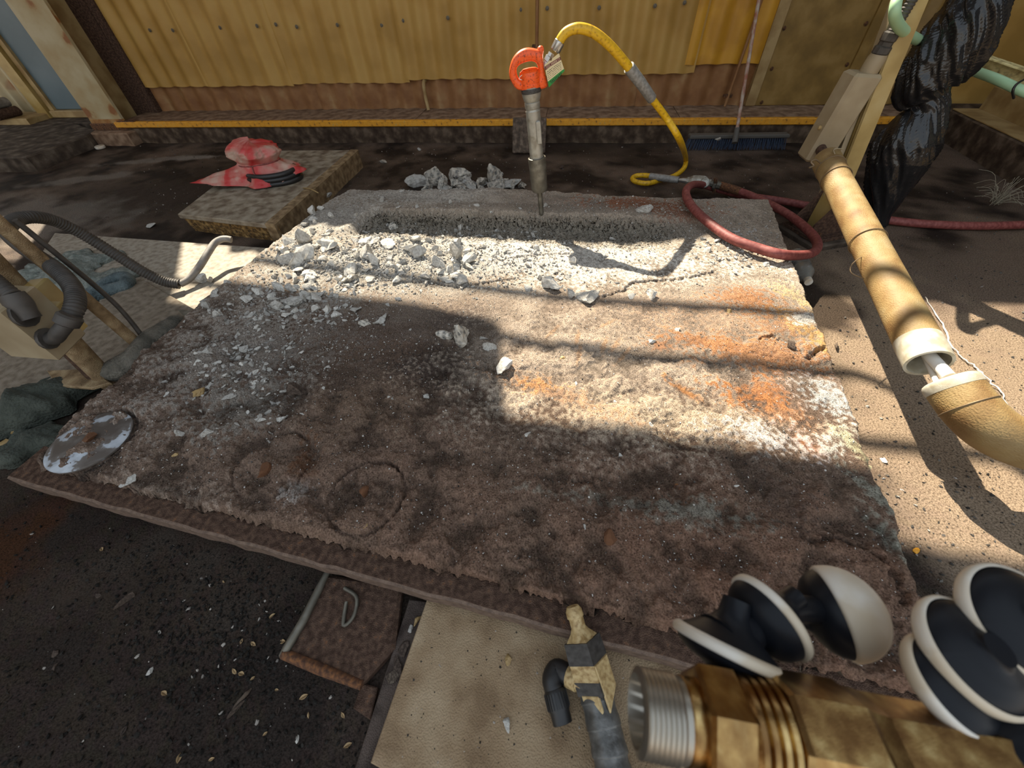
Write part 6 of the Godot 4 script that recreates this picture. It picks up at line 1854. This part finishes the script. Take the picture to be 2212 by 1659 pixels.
func make_rubble() -> void:
	var shapes := []
	for i in 14: shapes.append(rock(100 + i, 11, 1, [0.5, 0.35, 0.6, 0.3][i % 4]))
	var big := []
	for i in 6: big.append(rock(200 + i, 13, 2, [0.55, 0.75, 0.4][i % 3]))
	var place := func(px: float, py: float, lift := -0.004) -> Vector3:
		var p := g(px, py, TOP)
		for k in 3: p = g(px, py, plinth_y(p.x, p.z))
		return Vector3(p.x, plinth_y(p.x, p.z) + lift, p.z)
	# single stones that stand out: px, py, width in px, flatness, material, label
	var notable := [
		[1092, 792, 66, 0.55, "stone_white", "largest pale sunlit slab fragment at the shade edge beside the aggregate lump"],
		[1000, 742, 62, 0.8, "aggregate", "rounded lump of exposed aggregate beside the pale slab fragment"],
		[965, 727, 46, 0.7, "aggregate", "smaller aggregate lump touching the rounded one on its left"],
		[1040, 730, 26, 0.9, "stone_grey", "upright grey wedge between aggregate lump and pale slab"],
		[1058, 750, 34, 0.9, "stone_grey", "tall grey wedge stone beside the pale slab fragment"],
		[1264, 648, 66, 0.5, "stone_grey", "wide grey fragment lying across the upper pipe shadow"],
		[1232, 640, 34, 0.8, "stone_grey", "small round grey stone left of the wide fragment"],
		[1190, 622, 46, 0.6, "stone_white", "pale square fragment above the upper pipe shadow"],
		[1140, 624, 30, 0.6, "stone_white", "small pale fragment left of the pale square one"],
		[1407, 640, 38, 0.7, "stone_white", "cream block standing right of the wide grey fragment"],
		[1362, 642, 24, 0.6, "stone_white", "small pale chip left of the cream block"],
		[1305, 553, 26, 0.8, "stone_grey", "grey stone lying in the hammer's shadow"],
		[1322, 515, 26, 0.7, "stone_white", "white chip at the top edge of the sunlit strip"],
		[642, 853, 44, 0.75, "stone_dark", "dark brown rough stone in the shaded left half of the plinth"],
		[628, 838, 26, 0.4, "stone_grey", "grey flake leaning on the dark brown stone"],
		[447, 757, 44, 0.25, "stone_grey", "flat grey flake alone near the plinth's left edge"],
		[538, 700, 24, 0.35, "stone_grey", "upper flat grey flake of the scattered pair"],
		[525, 755, 40, 0.3, "stone_grey", "long grey flake below the scattered pair"],
		[500, 855, 42, 0.25, "stone_grey", "broad flat flake over the hollow in the left half"],
		[430, 850, 44, 0.25, "trim_tan", "brownish curved flake left of the broad flat one"],
		[455, 832, 30, 0.25, "stone_grey", "round grey flake above the brownish one"],
		[1137, 938, 25, 0.7, "stone_white", "white pebble alone in the shade below the sunlit strip"],
		[1340, 984, 18, 0.7, "stone_white", "small oval white pebble in the front shade"],
		[1410, 962, 13, 0.7, "stone_white", "tiny white pebble near the front of the sunlit strip"],
		[1263, 1139, 17, 0.9, "stone_white", "white pebble near the plinth's front edge"],
		[1330, 868, 17, 0.9, "stone_white", "white pebble in the sun on the bare slab"],
		[1404, 916, 18, 0.8, "stone_white", "cream pebble at the very edge of the sun"],
		[1462, 712, 24, 0.7, "stone_white", "white wedge chip between the two pipe shadows"],
		[1408, 738, 28, 0.4, "stone_white", "thin white flake between the two pipe shadows"],
		[1210, 774, 28, 0.5, "trim_tan", "yellowish chip on the lower pipe shadow"],
		[1245, 829, 18, 0.4, "stone_white", "thin white sliver in the middle of the bare sunlit slab"],
		[1602, 851, 18, 0.5, "stone_white", "white chip on the orange rust patch"],
		[1590, 1050, 15, 0.7, "stone_white", "white chip in the front shade below the rust patch"],
		[450, 935, 32, 0.7, "stone_grey", "pale knobbly stone right of the silver anchor plate"],
		[390, 939, 25, 0.7, "stone_grey", "grey angular stone between anchor plate and knobbly stone"],
		[382, 983, 22, 0.9, "trim_tan", "smooth tan pebble below the knobbly stone"],
		[280, 1035, 46, 0.2, "stone_grey", "flat greenish flake at the plinth's front rim"],
		[907, 1080, 20, 0.3, "stone_white", "pale round chip right of the cut circles"],
		[790, 1134, 17, 0.4, "trim_tan", "small brown triangular chip near the front rim"],
		[840, 856, 17, 0.9, "stone_white", "little white stone left of the black dirt patch"],
		[920, 856, 22, 0.7, "stone_grey", "grey stone beside a brown chip in the middle of the plinth"],
		[941, 862, 20, 0.4, "trim_tan", "brown chip beside the grey stone in the middle of the plinth"],
		[1705, 745, 34, 0.6, "stone_dark", "dark crumbling lump among the rust near the right edge"],
		[1575, 675, 22, 0.9, "trim_tan", "leaning tan sliver on the upper pipe shadow"],
		[560, 908, 30, 0.5, "stone_grey", "grey wedge below the hollow in the left half"],
		[605, 905, 36, 0.4, "stone_grey", "long grey stone right of the grey wedge"],
		[825, 695, 40, 0.5, "stone_grey", "grey white stone at the shade edge under the rubble"],
		[785, 698, 38, 0.6, "aggregate", "lump of pebbly concrete left of the grey white stone"],
		[640, 655, 66, 0.4, "stone_grey", "largest grey slab piece on the shaded rubble slope"],
		[600, 665, 44, 0.5, "stone_grey", "grey block left of the largest slab piece"],
		[680, 640, 44, 0.5, "stone_grey", "grey block right of the largest slab piece"],
		[755, 610, 46, 0.7, "aggregate", "pebbly chunk at the foot of the sunlit rubble"],
		[790, 560, 52, 0.55, "stone_white", "broad white slab piece in the sunlit rubble"],
		[795, 525, 50, 0.5, "stone_white", "white boulder at the pit's left end"],
		[850, 492, 30, 0.8, "aggregate", "round aggregate lump in the pit's shaded corner"],
		[1388, 482, 42, 0.35, "stone_grey", "flat rectangular fragment behind the hammer's shadow"],
		[640, 462, 40, 0.6, "stone_grey", "grey block on the plinth's rear left rim"],
		[617, 500, 42, 0.4, "stone_white", "long pale slab leaning at the plinth's left rim"],
		[703, 436, 44, 0.5, "stone_grey", "brownish grey block wedged between pad and plinth"]]
	var k := 0
	for q in notable:
		var p: Vector3 = place.call(q[0], q[1])
		var w: float = 1.25 * q[2] * (p - EYE).dot(-cam_basis.z) / FOCAL
		one("concrete_fragment", big[k % 6] if q[2] > 30 else shapes[k % 14], m[q[4]], q[5], "stone", lay(p, Vector3(w, w * q[3] * 1.5, w), 500 + k, 0.14), "notable stones on the plinth")
		k += 1
	# boulders in the pile behind
	var pile := [[905, 392, 48, 0.9], [945, 384, 50, 0.9], [985, 385, 46, 0.85], [1012, 388, 32, 0.9], [1040, 392, 40, 0.7], [1068, 388, 44, 0.8], [1100, 395, 46, 0.6], [925, 402, 30, 0.6], [1125, 398, 30, 0.6], [960, 400, 34, 0.6], [1000, 402, 34, 0.5], [1080, 402, 34, 0.6]]
	k = 0
	var rp := RandomNumberGenerator.new()
	rp.seed = 17
	for i in 22: pile.append([rp.randf_range(890, 1135), rp.randf_range(384, 402), rp.randf_range(16, 34), rp.randf_range(0.6, 0.9)])
	for q in pile:
		var p: Vector3 = place.call(q[0], q[1] + 8, -0.006)
		var w: float = 1.45 * q[2] * (p - EYE).dot(-cam_basis.z) / FOCAL
		one("rubble_boulder", big[(k + 2) % 6], m.aggregate if k % 3 else m.stone_grey, "pebbly broken concrete lump in the pile on the plinth's rear edge", "stone", lay(p, Vector3(w, w * q[3] * 1.5, w), 600 + k, 0.2), "lumps in the rear pile")
		k += 1
	# fragments of the rubble strip: [px range, py range, number, size range in px, material weights]
	var r := RandomNumberGenerator.new()
	r.seed = 99
	var zones := [
		[600, 1010, 518, 612, 110, 24, 70, ["stone_white", "stone_grey"], "pale broken concrete fragment in the sunlit rubble heap", "sunlit rubble heap"],
		[1000, 1260, 525, 610, 30, 14, 36, ["stone_white", "stone_grey"], "pale fragment in the sunlit strip in front of the hammer", "fragments before the hammer"],
		[1520, 1660, 500, 575, 22, 14, 30, ["stone_white", "stone_grey"], "pale shard near the red hose loop", "shards by the red hose"],
		[440, 780, 600, 690, 58, 22, 52, ["stone_white", "stone_grey"], "grey fragment on the shaded rubble slope", "shaded rubble slope"],
		[420, 640, 700, 880, 36, 16, 36, ["stone_white", "stone_grey"], "flat grey flake scattered over the shaded left half", "flakes on the left half"],
		[760, 1180, 462, 515, 30, 14, 32, ["stone_white", "stone_grey"], "grey fragment lying in the shaded pit", "fragments in the pit"],
		[600, 720, 430, 510, 22, 18, 40, ["stone_white", "stone_grey"], "grey fragment on the plinth's rear left shoulder", "fragments on the left shoulder"]]
	for z in zones:
		for i in z[4]:
			var px: float = lerpf(z[0], z[1], r.randf())
			var py: float = lerpf(z[2], z[3], r.randf())
			var p: Vector3 = place.call(px, py, -0.003)
			var q := unplan(p)
			if q.x < 0.0 or q.x > 1 or q.y < 0 or q.y > 1: p.y = 0.03
			var w: float = lerpf(z[5], z[6], pow(r.randf(), 1.8)) * (p - EYE).dot(-cam_basis.z) / FOCAL
			var mn: Array = z[7]
			one("rubble_fragment", shapes[r.randi() % 14], m[mn[r.randi() % mn.size()]], z[8], "fragment", lay(p, Vector3(w, w * r.randf_range(0.7, 1.4), w), r.randi(), 0.3), z[9])
	# crushed grit, too fine to count
	var pick_crushed_grit := func(rr: RandomNumberGenerator) -> Array:
		var a := rr.randf()
		var c: Vector2
		if a < 0.55: c = Vector2(rr.randfn(860, 190), rr.randfn(560, 38))
		elif a < 0.75: c = Vector2(rr.randfn(1350, 200), rr.randfn(530, 45))
		elif a < 0.9: c = Vector2(rr.randfn(620, 130), rr.randfn(700, 90))
		else: c = Vector2(rr.randf_range(700, 1600), rr.randf_range(415, 470))
		var p := g(c.x, c.y, TOP)
		var q := unplan(p)
		if q.x < 0.01 or q.x > 0.99 or q.y < 0.01 or q.y > 0.99: return []
		var v := rr.randf_range(0.32, 0.64)
		return [Vector3(p.x, plinth_y(p.x, p.z), p.z), 0.003 + 0.012 * pow(rr.randf(), 3.0), Color(v, v * 0.97, v * 0.91)]
	scatter("crushed_grit", "fine crushed concrete grit spread over the plinth", 9000, 41, pick_crushed_grit, shapes)
	var pick_rubble_chips := func(rr: RandomNumberGenerator) -> Array:
		var a := rr.randf()
		var c: Vector2
		if a < 0.5: c = Vector2(rr.randfn(800, 120), rr.randfn(562, 30))
		elif a < 0.62: c = Vector2(rr.randfn(1110, 90), rr.randfn(565, 30))
		elif a < 0.72: c = Vector2(rr.randf_range(440, 780), rr.randf_range(590, 700))
		elif a < 0.80: c = Vector2(rr.randf_range(760, 1200), rr.randf_range(465, 515))
		elif a < 0.88: c = Vector2(rr.randfn(1020, 70), rr.randfn(404, 8))
		elif a < 0.94: c = Vector2(rr.randfn(1590, 40), rr.randfn(530, 25))
		else: c = Vector2(rr.randfn(530, 70), rr.randfn(790, 60))
		var p := g(c.x, c.y, TOP)
		var q := unplan(p)
		if q.x < 0.01 or q.x > 0.99 or q.y < 0.01 or q.y > 0.99: return []
		var v := rr.randf_range(0.34, 0.64)
		return [Vector3(p.x, plinth_y(p.x, p.z) - 0.001, p.z), 0.009 + 0.024 * pow(rr.randf(), 2.0), Color(v, v * 0.97, v * 0.92)]
	scatter("rubble_chips", "small broken concrete chips filling the rubble heap", 3400, 44, pick_rubble_chips, shapes)
	var pick_white_specks := func(rr: RandomNumberGenerator) -> Array:
		var q := Vector2(rr.randf_range(0.01, 0.99), rr.randf_range(0.01, 0.99))
		var p := plan(q.x, q.y)
		var v := rr.randf_range(0.4, 0.85)
		if rr.randf() < 0.4: v = rr.randf_range(0.03, 0.12)
		return [Vector3(p.x, plinth_y(p.x, p.z), p.z), 0.0014 + 0.0055 * pow(rr.randf(), 3.5), Color(v, v * 0.97, v * 0.93)]
	scatter("white_specks", "tiny white specks sprinkled over the plinth top", 22000, 42, pick_white_specks, shapes)

func scatter(called: String, label: String, n: int, sd: int, pick: Callable, shapes: Array) -> void:
	var r := RandomNumberGenerator.new()
	r.seed = sd
	var list := [[], [], []]
	for i in n:
		var a: Array = pick.call(r)
		if a.is_empty(): continue
		list[i % 3].append([Transform3D(Basis.from_euler(Vector3(r.randfn() * 0.4, r.randf() * TAU, r.randfn() * 0.4)).scaled_local(Vector3(1, r.randf_range(0.6, 1.3), 1) * a[1]), a[0]), a[2]])
	var o := thing(called, label, "debris", Vector3.ZERO, "", "stuff")
	for k in 3:
		var mm := MultiMesh.new()
		mm.transform_format = MultiMesh.TRANSFORM_3D
		mm.use_colors = true
		mm.mesh = shapes[k * 3 + 1] if called == "rubble_chips" else rock(300 + k + sd, 5, 0, 0.5)
		mm.instance_count = list[k].size()
		for i in list[k].size():
			mm.set_instance_transform(i, list[k][i][0])
			mm.set_instance_color(i, list[k][i][1])
		var mi := MultiMeshInstance3D.new()
		mi.name = "grains"
		mi.multimesh = mm
		mi.material_override = m.stone
		o.add_child(mi, true)
		mi.set_meta("kind", "stuff")

func off_plinth(p: Vector3) -> bool:
	var q := unplan(p)
	return q.x < -0.03 or q.x > 1.01 or q.y < -0.03 or q.y > 1.01

func make_litter() -> void:
	var pick_floor_grit := func(rr: RandomNumberGenerator) -> Array:
		var a := rr.randf()
		var p: Vector3
		if a < 0.28: p = g(rr.randfn(480, 130), rr.randfn(1330, 130))
		elif a < 0.5: p = g(rr.randf_range(-50, 800), rr.randf_range(1060, 1700))
		elif a < 0.78: p = g(rr.randf_range(300, 1700), rr.randf_range(315, 470))
		else: p = g(rr.randf_range(1700, 2260), rr.randf_range(330, 1300))
		if not off_plinth(p) or p.z > 0.3: return []
		var share := 0.03 if a < 0.5 else (0.3 if a < 0.78 else 0.12)
		var v := rr.randf_range(0.25, 0.6) if rr.randf() < share else (rr.randf_range(0.015, 0.04) if a < 0.5 else rr.randf_range(0.05, 0.16))
		return [Vector3(p.x, floor_height(p.x, p.z), p.z), 0.0025 + 0.011 * pow(rr.randf(), 2.6), Color(v, v * 0.92, v * 0.84)]
	scatter("floor_grit", "dark crumbs and pale grains littering the yard floor", 9000, 43, pick_floor_grit, [])
	var pick_board_grit := func(rr: RandomNumberGenerator) -> Array:
		var p := g(rr.randf_range(860, 1480), rr.randf_range(1300, 1700), 0.04)
		var e := g(928, 1278, 0.04)
		var f := g(800, 1648, 0.04)
		if (p.x - e.x) * (f.z - e.z) - (p.z - e.z) * (f.x - e.x) < 0.002 or p.z < -0.42 + p.x * 0.3: return []
		var v := rr.randf_range(0.3, 0.65) if rr.randf() < 0.25 else rr.randf_range(0.03, 0.08)
		return [Vector3(p.x, 0.039, p.z), 0.0015 + 0.005 * pow(rr.randf(), 3.0), Color(v, v * 0.9, v * 0.8)]
	scatter("board_grit", "dark and pale grit strewn over the plywood board", 900, 45, pick_board_grit, [])
	# dry leaves on the dark floor
	var s := new_st()
	for k in 6:
		var t0 := -0.5 + k / 6.0
		var t1 := -0.5 + (k + 1) / 6.0
		var w0 := 0.24 * cos(t0 * PI)
		var w1 := 0.24 * cos(t1 * PI)
		var y0 := 0.10 * t0 * t0
		var y1 := 0.10 * t1 * t1
		for sd in [-1.0, 1.0]:
			quad(s, Vector3(t0, y0, 0), Vector3(t0, y0 + w0 * 0.35, w0 * sd), Vector3(t1, y1 + w1 * 0.35, w1 * sd), Vector3(t1, y1, 0), 1)
			quad(s, Vector3(t1, y1 - 0.015, 0), Vector3(t1, y1 + w1 * 0.35 - 0.015, w1 * sd), Vector3(t0, y0 + w0 * 0.35 - 0.015, w0 * sd), Vector3(t0, y0 - 0.015, 0), 2)
	var leaf := done(s)
	var r := RandomNumberGenerator.new()
	r.seed = 21
	for q in [[217, 1185], [205, 1362], [442, 1394], [585, 1330], [545, 1390], [520, 1385], [505, 1450], [520, 1455], [608, 1385], [596, 1490], [525, 1455], [545, 1465], [350, 1497], [573, 1585], [640, 1593], [385, 1638], [455, 1640], [740, 1545], [750, 1610], [655, 1505], [560, 1470], [600, 1535], [480, 1255], [440, 1305], [585, 1300], [263, 1578], [470, 1560], [665, 1545]]:
		var p := g(q[0], q[1])
		var w := r.randf_range(0.007, 0.017)
		one("dry_leaf", leaf, m.leaf_dry if r.randf() < 0.6 else m.dark_board, "small dry tan leaf on the dark floor in front of the plinth", "leaf", Transform3D(Basis.from_euler(Vector3(r.randfn() * 0.25, r.randf() * TAU, r.randfn() * 0.25)).scaled_local(Vector3.ONE * w), p + Vector3(0, floor_height(p.x, p.z) + 0.002, 0)), "dry leaves on the dark floor")
	# bark and slag pieces on the floor
	var k := 0
	for q in [[275, 1292, 60, "long dark slag sliver on the front floor"], [205, 1286, 20, "dark pebble left of the slag sliver"], [520, 1510, 50, "brown bark strip among the leaves"], [502, 1540, 46, "dark splintered chunk below the bark strip"], [318, 1450, 26, "flat greyish leaf-shaped flake on the front floor"], [115, 1408, 24, "upper dark clod near the left edge"], [113, 1440, 22, "lower dark clod near the left edge"], [640, 1595, 20, "white crumb at the bottom among the leaves"], [905, 323, 20, "pale stone by the kerb behind the pad"], [828, 350, 26, "grey pebbly lump between pad and kerb"], [1215, 362, 18, "dark flat chip on the floor behind the hammer"], [322, 489, 28, "grey flake on the floor left of the pad"], [230, 468, 11, "dark crumb on the wet floor left of the pad"], [1805, 748, 38, "wood splinter on the sunlit floor beside the plinth"], [1913, 991, 24, "white wafer on the sunlit floor right of the plinth"], [1912, 1031, 12, "small white crumb on the sunlit floor"], [1952, 1056, 10, "white crumb near the pipe's shadow"], [1985, 1190, 24, "orange leaf scrap in the shade at the plinth's right corner"]]:
		var p := g(q[0], q[1])
		p.y = floor_height(p.x, p.z) - 0.001
		var w: float = q[2] * (p - EYE).dot(-cam_basis.z) / FOCAL
		var mt: Material = [m.stone_dark, m.stone_dark, m.wood_old, m.stone_dark, m.stone_grey, m.stone_dark, m.stone_dark, m.stone_white, m.stone_grey, m.aggregate, m.stone_dark, m.stone_grey, m.stone_dark, m.wood_old, m.cup_white, m.stone_white, m.stone_white, m.yellow_paint][k]
		one("floor_scrap", rock(400 + k, 8, 1, 0.35), mt, q[3], "scrap", Transform3D(Basis(Vector3.UP, r.randf() * TAU if q[2] < 40 else 0.9).scaled_local(Vector3(w, w, w * (0.3 if q[2] > 36 else 0.8))), p), "scraps on the floor")
		k += 1
